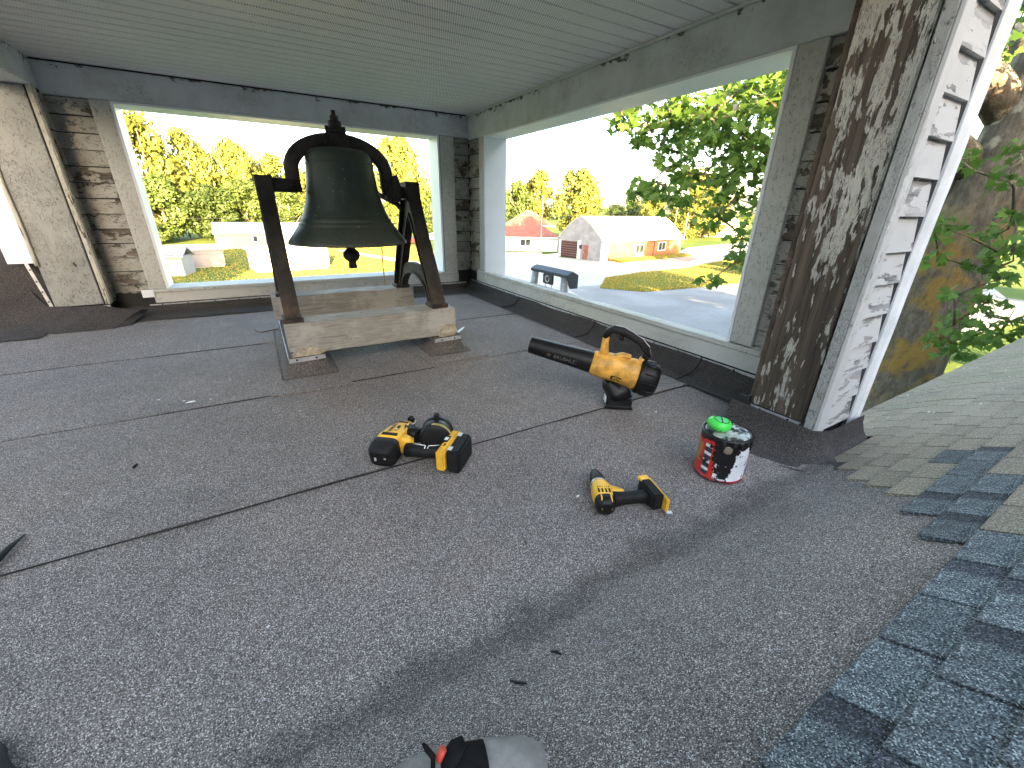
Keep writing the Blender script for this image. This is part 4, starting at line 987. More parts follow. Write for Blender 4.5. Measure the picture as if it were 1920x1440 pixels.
bm = B(); loft(bm, [((.150, .300, .262), .020, .018, 2), ((.178, .280, .250), .044, .040, 2.1), ((.193, .245, .246), .056, .050, 2.1), ((.185, .18, .25), .060, .055, 2.1), ((.15, .05, .28), .066, .060, 2.1), ((.10, -.12, .36), .074, .066, 2.1)], 24, up=(0, 0, 1)); wob(bm, .009, 22); trs = mk('trouser_leg', bm, M_TROU, pe)
bm = B(); tube(bm, [(.196, .262, .296), (.206, .250, .291), (.214, .235, .284), (.218, .20, .284)], .0012, 5); mk('trouser_seam', bm, plain('seam thread', (.10, .10, .09), .9), trs)

pe.location += Vector((-.026, -.008, -.006))

# ---- step ladder head outside the side opening
la = thing('ladder', 'grey metal ladder with dark top cap leaning outside the sill, only its head showing', 'ladder', (2.95, 3.95, G))
M_LAD = plain('grey ladder rail', (.42, .44, .47), .45, .4, .12, 12)
M_NAVY = plain('dark ladder cap', (.035, .042, .055), .5, 0, .2, 14)
XL = 2.75; y0_, y1_ = 3.50, 4.20
bm = B(); prism(bm, [(XL-.03, .335), (XL-.03, .365), (XL+.045, .405), (XL+.12, .365), (XL+.12, .335)], y0_, y1_, 'y'); bev(bm, .004); cp = mk('top_cap', bm, M_NAVY, la)
bm = B(); prism(bm, [(XL-.025, .335), (XL-.025, .365), (XL+.045, .400), (XL+.115, .365), (XL+.115, .225), (XL+.02, .225)], y0_-.014, y0_+.010, 'y'); bev(bm, .003); mk('cap_end', bm, M_NAVY, la)
bm = B(); box(bm, XL-.028, XL-.008, y0_+.25, y0_+.45, .225, .340); bev(bm, .018, 2); mk('cap_bracket', bm, M_NAVY, la)
bm = B(); tube(bm, [(XL-.032, y0_+.35+.034*math.cos(a), .285+.034*math.sin(a)) for a in np.linspace(0, 2*math.pi, 18)], .006, 6); mk('pulley_ring', bm, M_CHIP, la)
for ya, yb in ((y0_+.005, y0_-.02), (y1_-.13, y1_-.10)):
    bm = B(); loft(bm, [((XL-.005, ya+.06, .345), .012, .06, 8), ((XL-.02, yb+.06, 0), .012, .062, 8), ((XL-.32, yb, G), .013, .065, 8)], 8, up=(0, 1, 0)); r_ = mk('rail', bm, M_LAD, la)
    bm = B()
    for zz in (.26, .19): cyl(bm, (XL-.012, ya+.06, zz), (XL-.026, ya+.06, zz), .013, .013, 10)
    mk('rivet', bm, M_CHIP, r_)
for z_ in np.arange(-.15, -5.7, -.3):
    bm = B(); k = (.3-z_)/6.3; box(bm, XL-.03-.3*k, XL+.03-.3*k, y0_+.04, y1_-.05, z_-.014, z_+.014); mk('rung', bm, M_LAD, la)
for yy in (y0_+.30, y0_+.42):
    bm = B(); cyl(bm, (XL+.0, yy, .235), (XL-.02, yy, -.2), .004, .004, 5); mk('spreader_rod', bm, M_LAD, la)

# ============================================================ THE TOWN OUTSIDE
def groundmat(name, a, b, sc, fine, bump=.02, spec=.2):
    t = NT(name); c = t.obj(False)
    n1 = t.noise(c, sc, 6, .6); n2 = t.noise(c, fine, 4, .7)
    col = t.mix(t.step(n1, .35, .68), a, b)
    k = t.math('ADD', .70, t.math('MULTIPLY', n2, .6))
    col = t.mix(1.0, col, t.n('CombineColor', {0: k, 1: k, 2: k}).outputs[0], 'MULTIPLY')
    return t.done(col, .95, 0, t.bump(n2, bump), spec)
M_LAWN = groundmat('lawn', (.055, .095, .010), (.105, .135, .014), .12, 3.0, .05)
M_GRAV = groundmat('pale gravel lot', (.34, .315, .28), (.43, .40, .355), .10, 5.0)
M_ASPH = groundmat('worn asphalt', (.195, .188, .178), (.27, .26, .248), .15, 6.0)
M_CONC = groundmat('concrete path', (.36, .34, .31), (.46, .43, .39), .3, 6.0)
bm = B(); k = 28
for i in range(k):
    a0, a1 = 2*math.pi*i/k, 2*math.pi*(i+1)/k
    for r0, r1 in ((0, 60), (60, 200), (200, 1400)):
        f = [(r0*math.cos(a0), r0*math.sin(a0), G), (r1*math.cos(a0), r1*math.sin(a0), G), (r1*math.cos(a1), r1*math.sin(a1), G), (r0*math.cos(a1), r0*math.sin(a1), G)]
        quad(bm, *(f if r0 else f[1:]))
bmesh.ops.remove_doubles(bm, verts=bm.verts, dist=.001)
tag(mk('ground', bm, M_LAWN), kind='structure')
def area(name, poly, lift, m, kind='structure'):
    bm = B(); vs_ = [bm.verts.new((x, y, G+lift)) for x, y in poly]; bm.faces.new(vs_)
    return tag(mk(name, bm, m), kind=kind)
area('gravel_lot', [(21, 12), (60, 10), (78, 16), (76, 38), (66, 46), (64, 50.6), (43.5, 47.8), (40.5, 56.5), (30, 60), (25, 52), (23.5, 40)], .02, M_GRAV)
area('asphalt_drive', [(20, 8), (60, 6), (60, 24), (60, 30), (46, 28), (36, 28.5), (31.5, 29.5), (29.5, 31.8), (27.0, 32.2), (24.5, 31), (21, 20)], .04, M_ASPH)
area('road', [(66, 53), (78, 60), (150, 76), (150, 66), (92, 53.5), (74, 44), (64, 46)], .04, M_CONC)
area('cross_street', [(-60, 88), (60, 100), (60, 105), (-60, 93)], .02, M_ASPH)
area('path', [(12.6, 70.5), (11.0, 78), (12.6, 78), (14.6, 70.5), (19.5, 55), (24, 47), (21.5, 46.5), (16.9, 54.5)], .02, M_CONC)
area('dirt_strip', [(45, 47.6), (64, 50.2), (66, 47), (56, 42.5), (47.5, 44.3)], .045, groundmat('brick dirt', (.30, .21, .15), (.38, .28, .20), .5, 5))
isl = [(27.8, 30.5), (32.8, 35.2), (40, 36.8), (48.6, 37.2), (60, 40.5), (72.6, 43.4), (74, 38), (60, 31), (45.3, 26.4), (36.5, 26.6), (30.3, 27.2)]
bm = B()
ctr = Vector((46, 33, G+.14)); vs_ = [bm.verts.new((x, y, G+.05)) for x, y in isl]; m_ = [bm.verts.new(Vector((x, y, G+.11)).lerp(ctr, .25)) for x, y in isl]; c_ = bm.verts.new(ctr)
for i in range(len(isl)):
    j = (i+1) % len(isl); bm.faces.new((vs_[i], vs_[j], m_[j], m_[i])); bm.faces.new((m_[i], m_[j], c_))
tag(mk('grass_island', bm, M_LAWN), kind='structure')
# grass tufts
M_GRASS = leafmat('grass blades', (.20, .19, .035), (.34, .285, .075), .3)
def inpoly(x, y, P):
    r = False
    for i in range(len(P)):
        (x1, y1), (x2, y2) = P[i], P[i-1]
        if (y1 > y) != (y2 > y) and x < (x2-x1)*(y-y1)/(y2-y1)+x1: r = not r
    return r
def grass(name, fn, n_, h, seed):
    rg = random.Random(seed); V, F = [], []
    while len(F) < n_:
        p = fn(rg)
        if p is None: continue
        x, y, z = p
        a = rg.uniform(0, math.pi); w_ = rg.uniform(.04, .10); hh = h*rg.uniform(.5, 1.3); lx, ly = rg.uniform(-.2, .2), rg.uniform(-.2, .2)
        i = len(V); V += [(x-w_*math.cos(a), y-w_*math.sin(a), z), (x+w_*math.cos(a), y+w_*math.sin(a), z), (x+lx*hh*2, y+ly*hh*2, z+hh)]
        F.append((i, i+1, i+2))
    me = bpy.data.meshes.new(name); me.from_pydata(V, [], F); me.materials.append(M_GRASS)
    return tag(link(name, me), kind='stuff')
def f_isl(rg):
    x, y = rg.uniform(27, 75), rg.uniform(26, 44)
    return (x, y, G+.06) if inpoly(x, y, isl) else None
grass('grass', f_isl, 26000, .15, 1)
grass('grass', lambda rg: (lambda t, s: (45+19*t-.14*s, 47.4+2.6*t-1.0*s, G+.02))(rg.random(), rg.uniform(0, 1)**2*2.2), 5000, .38, 2)
grass('grass', lambda rg: (rg.uniform(-16, 26), rg.uniform(46, 88), G), 26000, .10, 3)

# ---- trees
M_L1 = leafmat('foliage olive', (.085, .105, .020), (.125, .145, .030), .25)
M_L2 = leafmat('foliage green', (.040, .070, .017), (.070, .105, .026), .25)
M_L3 = leafmat('foliage deep', (.022, .045, .013), (.055, .085, .022), .3)
M_BARK = plain('grey bark', (.13, .105, .08), .95, 0, .35, 3, .02)
def crown_mesh(seed, nb, leaves, size, shape=(1, 1, 1), leafm=M_L1, low=.25):
    """crown of unit radius ~1 built of many leaf clumps held in uneven lobes"""
    rg = random.Random(seed); V = []; F = []
    lobes = []
    for i in range(nb):
        t = rg.random(); a = rg.uniform(0, 2*math.pi); zc = low+(1.9-low)*(i+.5)/nb
        rad = math.sin(math.pi*min(1, max(0, (zc-.05)/2.0)))**.6*.78
        rr = rad*rg.uniform(.35, 1.0)
        lobes.append((Vector((rr*math.cos(a), rr*math.sin(a), zc)), rg.uniform(.20, .40)))
    for i in range(leaves):
        c, r_ = lobes[rg.randrange(nb)]
        d = Vector((rg.gauss(0, 1), rg.gauss(0, 1), rg.gauss(0, .85))).normalized()
        p = c+d*r_*(rg.random()**.45)*rg.uniform(.85, 1.12)
        p = Vector((p.x*shape[0], p.y*shape[1], p.z*shape[2]))
        n_ = (d+Vector((rg.gauss(0, .38), rg.gauss(0, .38), rg.gauss(0, .38)+.25))).normalized()
        u = n_.orthogonal().normalized(); u = Matrix.Rotation(rg.uniform(0, 6.28), 3, n_) @ u; v = n_.cross(u)
        s = size*rg.uniform(.6, 1.3); k = len(V)
        V += [tuple(p+u*s), tuple(p+v*s*.55), tuple(p-u*s), tuple(p-v*s*.55)]; F.append((k, k+1, k+2, k+3))
    me = bpy.data.meshes.new('crown'); me.from_pydata(V, [], F); me.materials.append(leafm)
    return me
def trunk_mesh(seed):
    rg = random.Random(seed); bm = B()
    tube(bm, [(0, 0, -.1), (.01, 0, .3), (.03, .02, .8), (.0, .03, 1.3), (.02, 0, 1.7)], [.075, .055, .042, .028, .01], 8)
    for i in range(7):
        a = rg.uniform(0, 6.28); z = .45+.13*i; L = rg.uniform(.35, .6)
        tube(bm, [(0, 0, z), (L*.5*math.cos(a), L*.5*math.sin(a), z+.22), (L*math.cos(a), L*math.sin(a), z+.5)], [.024, .015, .005], 6)
    me = bpy.data.meshes.new('trunk'); bm.to_mesh(me); bm.free(); me.materials.append(M_BARK); return me
CR = [crown_mesh(1, 34, 9000, .056, leafm=M_L1), crown_mesh(2, 30, 9000, .056, (1, 1, 1.05), M_L2), crown_mesh(3, 26, 8000, .06, (.9, .9, 1.1), M_L1), crown_mesh(4, 34, 9000, .056, (1.1, 1.1, .95), M_L3), crown_mesh(5, 24, 7500, .056, (1, 1, 1), M_L2), crown_mesh(6, 22, 5200, .07, (1.1, 1.1, .8), M_L2, .1)]
TR = [trunk_mesh(11), trunk_mesh(12)]
def tree(name, x, y, h, wd, kind, label, cat='tree', group=None, rot=None):
    t = thing(name, label, cat, (x, y, G), group)
    c = link('crown', CR[kind], t); s = h/2.05
    c.scale = (wd/2*1.05, wd/2*1.05, s); c.rotation_euler.z = rot if rot is not None else random.uniform(0, 6)
    k = link('trunk', TR[kind % 2], t); k.scale = (wd/2, wd/2, s); k.rotation_euler.z = c.rotation_euler.z
    return t
gb = 'trees along the back of the lawns'
tree('broad_tree', -15.5, 111, 22.4, 15, 0, 'tallest golden tree behind the bell wall, beside the left jamb of the opening', group=gb)
tree('broad_tree', -9.3, 118, 19.0, 11.5, 2, 'second golden tree from the left jamb of the bell opening, a little lower and looser', group=gb)
tree('broad_tree', -2.2, 122, 20.2, 13, 0, 'pointed golden tree standing well left of the left bell stand leg', group=gb)
tree('broad_tree', 5.4, 130, 16.6, 15, 2, 'lower golden tree right behind the left bell stand leg', group=gb)
tree('broad_tree', 14, 127, 16, 15, 0, 'golden topped tree seen behind the bell between yoke arm and bell waist', group=gb)
tree('broad_tree', -14.5, 105, 11.8, 12, 4, 'shaded green tree at the foot of the leftmost golden tree', group=gb)  # this front row's deeper leaf colour stands for the golden trees' shaded lower halves
tree('broad_tree', -7.5, 108, 11.0, 11, 3, 'dark green shaded tree low behind the small white shed and pink trailer', group=gb)
tree('broad_tree', -0.8, 111, 11.2, 13, 1, 'green shaded tree right behind the pale blue mobile home', group=gb)
tree('broad_tree', 7.5, 112, 10.4, 12, 4, 'green tree low behind the bell, left of its waist', group=gb)
tree('broad_tree', 32.4, 113.5, 23.2, 16, 0, 'tall rounded golden tree standing right of the bell under the yoke arm', group=gb)
tree('broad_tree', 43, 118, 10.8, 10, 1, 'dark green tree beside the right jamb of the bell opening', group=gb)
tree('broad_tree', 35.5, 112.5, 8.3, 12, 5, 'small green tree behind the bell rim and iron frame', group=gb)
tree('broad_tree', -30, 95, 10.6, 11, 0, 'golden tree glimpsed past the left corner post at the picture edge', group=gb)
tree('bush', -16.5, 99, 4.2, 6, 5, 'bright yellow green bush at the foot of the trees behind the white sheds', 'bush')
g2 = 'trees beyond the barn and red roof'
tree('broad_tree', 57.5, 96, 12.8, 10, 1, 'dark green tree beside the jamb left of the red roof ridge', group=g2)
tree('broad_tree', 65.2, 98.5, 14.6, 12, 2, 'middling golden tree directly behind the red roof ridge', group=g2)
tree('broad_tree', 72.3, 91.5, 16.8, 14, 0, 'largest golden tree rising behind the barn roof', group=g2)
tree('broad_tree', 130.4, 138, 9.8, 8, 3, 'small dark tree alone on the skyline above the barn roof', group=g2)
tree('broad_tree', 144.4, 138.4, 9, 12, 0, 'small low golden tree on the skyline at the right end of the barn roof', group=g2)
tree('broad_tree', 97.6, 88, 10, 9, 2, 'golden tree beside the pole right of the barn', group=g2)
tree('broad_tree', 114.5, 83.5, 12.8, 15, 0, 'golden tree standing left of the yellow house', group=g2)
tree('broad_tree', 127, 99, 18, 22, 2, 'golden tree behind the yellow house roof', group=g2)
tree('broad_tree', 106, 100, 14.5, 14, 1, 'tall green tree standing behind the pole and the big yellow bush', group=g2)
tree('bush', 99.5, 77.5, 8.8, 11, 0, 'big yellow rounded bush between the barn and the yellow house', 'bush', g2)
tree('broad_tree', 60, -9, 15, 16, 1, 'green tree far behind the leafy trunk at the right edge', group='trees far to the right')
tree('broad_tree', 52, 22, 12, 13, 4, 'green tree in the distance right of the lichened trunk', group='trees far to the right')
g3 = 'big trees in the churchyard beside the roof'
for k, (x, y, h, wd) in enumerate(((17, -4.5, 19, 12), (23, -3, 20, 12), (30.0, -1.0, 21, 12))):
    tree('broad_tree', x, y, h, wd, (3, 1, 4)[k], 'big churchyard tree standing %s' % ('nearest the roof end', 'in the middle of the churchyard row', 'at the far end of the churchyard row')[k], group=g3)
tree('broad_tree', -19.8, 1, 27, 13, 3, 'big churchyard tree standing alone left of the belfry', group=g3)
# far wood along the horizon
rg = random.Random(9); V = []; F = []
for i in range(15000):
    a = rg.uniform(-.35, 2.3); d = rg.uniform(300, 420); hh = 6+6*noise.noise((a*9, 0, 0))+4*noise.noise((a*40, 2, 0))
    p = Vector((d*math.cos(a), d*math.sin(a), G+rg.random()**.8*max(3, hh)))
    n_ = Vector((rg.gauss(0, 1), rg.gauss(0, 1), rg.gauss(0, 1))).normalized(); u = n_.orthogonal().normalized(); v = n_.cross(u); s = rg.uniform(.8, 2.0); k = len(V)
    V += [tuple(p+u*s), tuple(p+v*s), tuple(p-u*s), tuple(p-v*s)]; F.append((k, k+1, k+2, k+3))
me = bpy.data.meshes.new('distant_wood'); me.from_pydata(V, [], F); me.materials.append(M_L2); tag(link('distant_wood', me), kind='stuff')

# ---- buildings
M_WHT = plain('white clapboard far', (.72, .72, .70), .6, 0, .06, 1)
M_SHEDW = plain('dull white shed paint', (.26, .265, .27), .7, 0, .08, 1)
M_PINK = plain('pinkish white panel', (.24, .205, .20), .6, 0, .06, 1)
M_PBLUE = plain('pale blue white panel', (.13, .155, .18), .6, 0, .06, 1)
M_SHROOF = plain('pale metal roof', (.17, .215, .27), .5, 0, .08, 1)
M_GROOF = plain('grey shingle far', (.22, .22, .23), .9, 0, .2, 2)
M_RROOF = plain('red brown shingle far', (.20, .075, .055), .9, 0, .25, 1.5)
M_GLASS = plain('dark window glass', (.02, .025, .03), .08, 0, .2, 1, spec=.8)
M_DARK = plain('dark opening', (.03, .02, .018), .8)
def local(o, u):
    u = Vector((*u, 0)).normalized(); v = Vector((-u.y, u.x, 0))
    return lambda a, b, c: Vector((o[0], o[1], G))+u*a+v*b+Vector((0, 0, c))
def lbox(bm, L, a0, a1, b0, b1, c0, c1):
    vs_ = box(bm, a0, a1, b0, b1, c0, c1)
    for v in vs_: v.co = L(*v.co)
def lpart(name, m, par, L, *d, bv=0):
    bm = B(); lbox(bm, L, *d)
    return mk(name, bm, m, par)
def window(par, L, a0, a1, b, c0, c1, n_=2):
    f = lpart('window', M_WHT, par, L, a0-.12, a1+.12, b-.06, b+.02, c0-.12, c1+.12)
    w_ = (a1-a0)/n_
    for i in range(n_): lpart('pane', M_GLASS, f, L, a0+i*w_+.05, a0+(i+1)*w_-.05, b-.075, b-.061, c0, c1)
    return f
def gable(par, L, a0, a1, b0, b1, ze, zr_, ov, m, name='roof', along='a'):
    bm = B(); t_ = .12
    if along == 'a':
        bm_ = (b0+b1)/2; pr = [(b0-ov, ze-.1), (bm_, zr_), (b1+ov, ze-.1), (b1+ov, ze-.1-t_), (bm_, zr_-t_), (b0-ov, ze-.1-t_)]
        A = [bm.verts.new(L(a0-ov, *p)) for p in pr]; C = [bm.verts.new(L(a1+ov, *p)) for p in pr]
    else:
        am = (a0+a1)/2; pr = [(a0-ov, ze-.1), (am, zr_), (a1+ov, ze-.1), (a1+ov, ze-.1-t_), (am, zr_-t_), (a0-ov, ze-.1-t_)]
        A = [bm.verts.new(L(p[0], b0-ov, p[1])) for p in pr]; C = [bm.verts.new(L(p[0], b1+ov, p[1])) for p in pr]
    for i in range(6): bm.faces.new((A[i], A[(i+1) % 6], C[(i+1) % 6], C[i]))
    bm.faces.new(A[::-1]); bm.faces.new(C)
    return mk(name, bm, m, par)
# bright white camper trailer, front lit by the sun
t = thing('white_trailer', 'sunlit white box trailer glaring on the lawn under the bell rim', 'trailer', (3.2, 55, G)); L = local((-.9, 54.3), (1, .15))
lpart('body', M_WHT, t, L, 0, 8.0, 0, 2.6, .25, 2.35); lpart('roof', M_WHT, t, L, -.35, 8.15, -.25, 2.8, 2.36, 2.62); lpart('skirt', M_WHT, t, L, .25, 7.8, .1, 2.5, 0, .24)
# pale blue mobile home
t = thing('mobile_home', 'long pale blue white mobile home behind the lawn left of the bell', 'mobile home', (1, 88, G)); L = local((-5.8, 85.6), (1, -.02))
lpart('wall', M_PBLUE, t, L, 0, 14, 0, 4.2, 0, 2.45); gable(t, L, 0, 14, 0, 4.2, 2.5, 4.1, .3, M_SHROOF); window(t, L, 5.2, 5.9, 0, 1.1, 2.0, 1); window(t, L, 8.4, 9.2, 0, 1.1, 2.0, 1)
lpart('corner_board', M_WHT, t, L, -.06, .10, -.05, .1, 0, 2.4)
# pink trailer
t = thing('pink_trailer', 'pinkish white low trailer between the small white shed and the mobile home', 'trailer', (-5.8, 62, G)); L = local((-7.6, 60.6), (1, .24))
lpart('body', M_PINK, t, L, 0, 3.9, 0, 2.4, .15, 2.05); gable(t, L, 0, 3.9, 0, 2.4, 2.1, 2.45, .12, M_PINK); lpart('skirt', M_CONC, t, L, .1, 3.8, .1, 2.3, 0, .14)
for a in (1.3, 2.6): lpart('panel_seam', M_GROOF, t, L, a, a+.03, -.012, -.002, .2, 2.0)
# small white shed
t = thing('small_shed', 'small white garden shed with grey roof left of the pink trailer', 'shed', (-8.5, 56, G)); L = local((-10.3, 55.3), (1, -.22))
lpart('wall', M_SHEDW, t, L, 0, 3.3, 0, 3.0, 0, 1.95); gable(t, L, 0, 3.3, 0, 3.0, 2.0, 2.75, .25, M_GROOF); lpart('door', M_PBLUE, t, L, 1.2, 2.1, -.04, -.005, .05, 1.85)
for c in np.arange(.25, 1.9, .28): lpart('clapboard', M_SHEDW, t, L, .02, 3.28, -.03, -.002, c, c+.05)
# white house with red roof
t = thing('white_house', 'white house with dark red roof beside the gravel yard', 'house', (42, 70, G)); L = local((33.0, 70.4), (.86, -.51))
lpart('wall', M_WHT, t, L, 0, 15.2, 0, 9, 0, 2.45)
bm = B(); P = [L(-.4, -.5, 2.4), L(15.6, -.5, 2.4), L(15.6, 9.5, 2.4), L(-.4, 9.5, 2.4), L(3, 3.2, 4.3), L(12.5, 3.2, 4.3), L(12.5, 6, 4.3), L(3, 6, 4.3)]; P = [bm.verts.new(p) for p in P]
for f in ((0, 1, 5, 4), (1, 2, 6, 5), (2, 3, 7, 6), (3, 0, 4, 7), (4, 5, 6, 7), (3, 2, 1, 0)): bm.faces.new([P[i] for i in f])
mk('roof', bm, M_RROOF, t)
lpart('fascia', M_WHT, t, L, -.42, 15.62, -.53, -.50, 2.25, 2.42)
bm = B(); P = [L(5.2, 3.4, 4.15), L(15.0, 3.4, 4.15), L(15.0, 9.4, 4.15), L(5.2, 9.4, 4.15), L(9.6, 6.4, 6.75), L(10.6, 6.4, 6.75)]; P = [bm.verts.new(p) for p in P]
for f in ((0, 1, 5, 4), (1, 2, 5), (2, 3, 4, 5), (3, 0, 4), (3, 2, 1, 0)): bm.faces.new([P[i] for i in f])
mk('upper_roof', bm, M_RROOF, t); lpart('upper_fascia', M_WHT, t, L, 5.6, 15.0, 3.33, 3.395, 4.05, 4.30); lpart('vent_pipe', M_GROOF, t, L, 8.4, 8.55, 3.0, 3.15, 4.1, 4.7)
window(t, L, 8.6, 10.4, 0, 1.0, 2.0, 2)
# concrete bin walls
t = thing('bin_wall', 'low grey concrete bin walls in the gravel yard before the white house', 'wall', (32, 50, G))
for p, q, h in (((28.5, 50.2), (32.5, 48.3), 1.25), ((32.5, 48.3), (36.6, 49.4), 1.25), ((30.5, 54.2), (35.6, 52.0), 1.15), ((32.4, 48.5), (34.0, 52.5), 1.2)):
    L = local(p, (q[0]-p[0], q[1]-p[1])); d_ = math.hypot(q[0]-p[0], q[1]-p[1])
    n_ = max(1, int(d_/1.4))
    for i in range(n_): lpart('block', M_CONC, t, L, d_*i/n_+.02, d_*(i+1)/n_-.02, 0, .3, 0, h)
# barn
def brickm():
    t = NT('tan barn brick'); c = t.obj(False)
    n1 = t.noise(c, .6, 6, .6)
    n2 = t.noise(c, 9, 4, .6)
    col = t.mix(t.step(n1, .35, .65), (.20, .105, .048), (.27, .155, .072)); z = t.n('SeparateXYZ', {0: c}).outputs[2]
    col = t.mix(t.math('MULTIPLY', t.math('SUBTRACT', 1.0, t.step(z, .1, 1.4)), t.step(n2, .3, .6)), col, (.24, .075, .040))
    return t.done(col, .9, 0, t.bump(n2, .01), .2)
M_BRICK = brickm(); M_GABLE = plain('grey barn gable', (.22, .215, .22), .9, 0, .2, 1.0); M_TIN = plain('pale barn roof', (.50, .48, .44), .5, 0, .12, .6)
t = thing('barn', 'long tan barn with pale arched roof, grey gable and two white windows', 'barn', (53, 54, G)); LB, WB = 21.6, 9.0
L = local((43.4, 48.0), (.988, .152)); EV = 2.75
archp = [(-.35, EV-.12), (.3, EV+.55), (1.2, EV+1.35), (2.3, EV+2.25), (3.4, EV+3.0), (4.5, EV+3.4), (5.6, EV+3.0), (6.7, EV+2.25), (7.8, EV+1.35), (8.7, EV+.55), (9.35, EV-.12)]
lpart('wall', M_BRICK, t, L, .05, LB-.05, 0, WB, 0, EV)
bm = B(); A = [bm.verts.new(L(-.15, *p)) for p in archp]; C = [bm.verts.new(L(LB+.3, *p)) for p in archp]
for i in range(len(archp)-1):
    f = bm.faces.new((A[i], A[i+1], C[i+1], C[i]))
roof = mk('roof', bm, M_TIN, t); sm = roof.modifiers.new('t', 'SOLIDIFY'); sm.thickness = .08
for a in np.arange(.6, LB, 1.2):
    bm = B(); ps = [L(a, p[0], p[1]+.03) for p in archp[:6]]; tube(bm, ps, .03, 4); mk('roof_seam', bm, M_TIN, roof)
for a in (-.02, LB+.02):
    bm = B(); poly = [(0, 0)]+[(max(.02, min(8.98, p[0])), p[1]-.06) for p in archp]+[(9, 0)]
    A = [bm.verts.new(L(a-.1, *p)) for p in poly]; C = [bm.verts.new(L(a+.08, *p)) for p in poly]; n_ = len(poly)
    for i in range(n_): bm.faces.new((A[i], A[(i+1) % n_], C[(i+1) % n_], C[i]))
    bm.faces.new(A[::-1]); bm.faces.new(C); mk('gable_wall', bm, M_GABLE if a < 1 else M_BRICK, t)
lpart('corner_pier', M_WHT, t, L, -.22, 1.3, -.16, -.005, 0, EV-.15)
for a in (5.6, 13.2): lpart('drain_pipe', M_RROOF, t, L, a, a+.22, -.14, -.006, 0, EV-.1)
window(t, L, 8.2, 10.3, -.02, .85, 2.0, 2); window(t, L, 14.6, 16.6, -.02, 1.0, 2.15, 2)
lpart('wall_sign', M_WHT, t, L, 8.0, 10.6, -.05, -.03, .3, .68)
def gpart(name, m, par, b0, b1, c0, c1, d=.06):
    return lpart(name, m, par, L, -.13-d, -.125, b0, b1, c0, c1)
gd_ = gpart('garage_door', M_DARK, t, 4.7, 8.2, 0, 2.5)
for c in np.arange(.3, 2.5, .35): lpart('door_rail', M_RROOF, gd_, L, -.22, -.191, 4.75, 8.15, c, c+.07)
dd = gpart('door', M_RROOF, t, 2.5, 3.5, 0, 2.15); lpart('knob', M_STEEL, dd, L, -.24, -.191, 3.3, 3.4, 1.0, 1.1)
gpart('door_post', M_WHT, t, 4.1, 4.65, 0, 2.7); gpart('door_post', M_WHT, t, 8.25, 8.6, 0, 2.6); gpart('meter_box', M_DARK, t, 3.8, 4.2, 1.5, 2.1, .2)
# yellow house
t = thing('yellow_house', 'sunlit cream house with grey hip roof under the leafy branch far right', 'house', (128, 86, G)); L = local((117.5, 87.0), (.96, -.28))
lpart('wall', plain('cream siding', (.34, .27, .15), .8, 0, .08, .6), t, L, 0, 16, 0, 9, 0, 3.3)
bm = B(); P = [L(-.6, -.6, 3.2), L(16.6, -.6, 3.2), L(16.6, 9.6, 3.2), L(-.6, 9.6, 3.2), L(5, 4.5, 7.6), L(11, 4.5, 7.6)]; P = [bm.verts.new(p) for p in P]
for f in ((0, 1, 5, 4), (1, 2, 5), (2, 3, 4, 5), (3, 0, 4), (3, 2, 1, 0)): bm.faces.new([P[i] for i in f])
mk('roof', bm, M_GROOF, t); window(t, L, 1.6, 3.2, 0, 1.0, 2.4, 2); window(t, L, 12.5, 14.5, 0, 1.0, 2.4, 2); lpart('garage_door', M_WHT, t, L, 5.0, 9.6, -.08, -.005, 0, 2.5)
# utility poles and wires
M_POLE = plain('pale pole wood', (.36, .31, .25), .9, 0, .2, 3)
def pole(x, y, h, r_, label, arm=True):
    t = thing('utility_pole', label, 'pole', (x, y, G), 'utility poles'); bm = B(); tube(bm, [(x, y, G), (x, y, G+h*.5), (x, y, G+h)], [r_, r_*.85, r_*.7], 10); mk('shaft', bm, M_POLE, t)
    if arm:
        bm = B(); box(bm, x-.9, x+.9, y-.06, y+.06, G+h-.75, G+h-.6); mk('crossarm', bm, M_POLE, t)
        for s in (-.8, .8): bm = B(); cyl(bm, (x+s, y, G+h-.6), (x+s, y, G+h-.4), .05, .04, 8); mk('insulator', bm, M_GROOF, t)
pole(95.5, 78.5, 9.3, .16, 'pale taller pole right of the barn roof'); pole(88.5, 69.5, 6.8, .12, 'shorter pale pole close to the barn end wall', False)
pole(41.5, 61.2, 9.0, .07, 'thin mast pole before the white house', False)
def wire(label, a, b, sag, r_=.018):
    bm = B(); a, b = Vector(a), Vector(b); tube(bm, [a.lerp(b, i/24)-Vector((0, 0, sag*4*(i/24)*(1-i/24))) for i in range(25)], r_, 4); o = mk('overhead_wire', bm, M_SCREW); tag(o, label, 'wire', 'overhead wires')
wire('thick wire sagging across the barn roof from the pole', (24, 62, .2), (95.5, 78.5, 2.9), 1.6, .03)
wire('upper thin wire crossing the red roof towards the barn', (24, 60, 1.2), (88.5, 69.5, .4), .9, .015)
wire('wire crossing low before the trees left of the bell', (-60, 92, -1.2), (40, 96, -.6), .6, .03)
wire('wire crossing the lawn before the pink trailer and the sheds', (-40, 50, -3.2), (30, 52, -3.2), .4, .012)
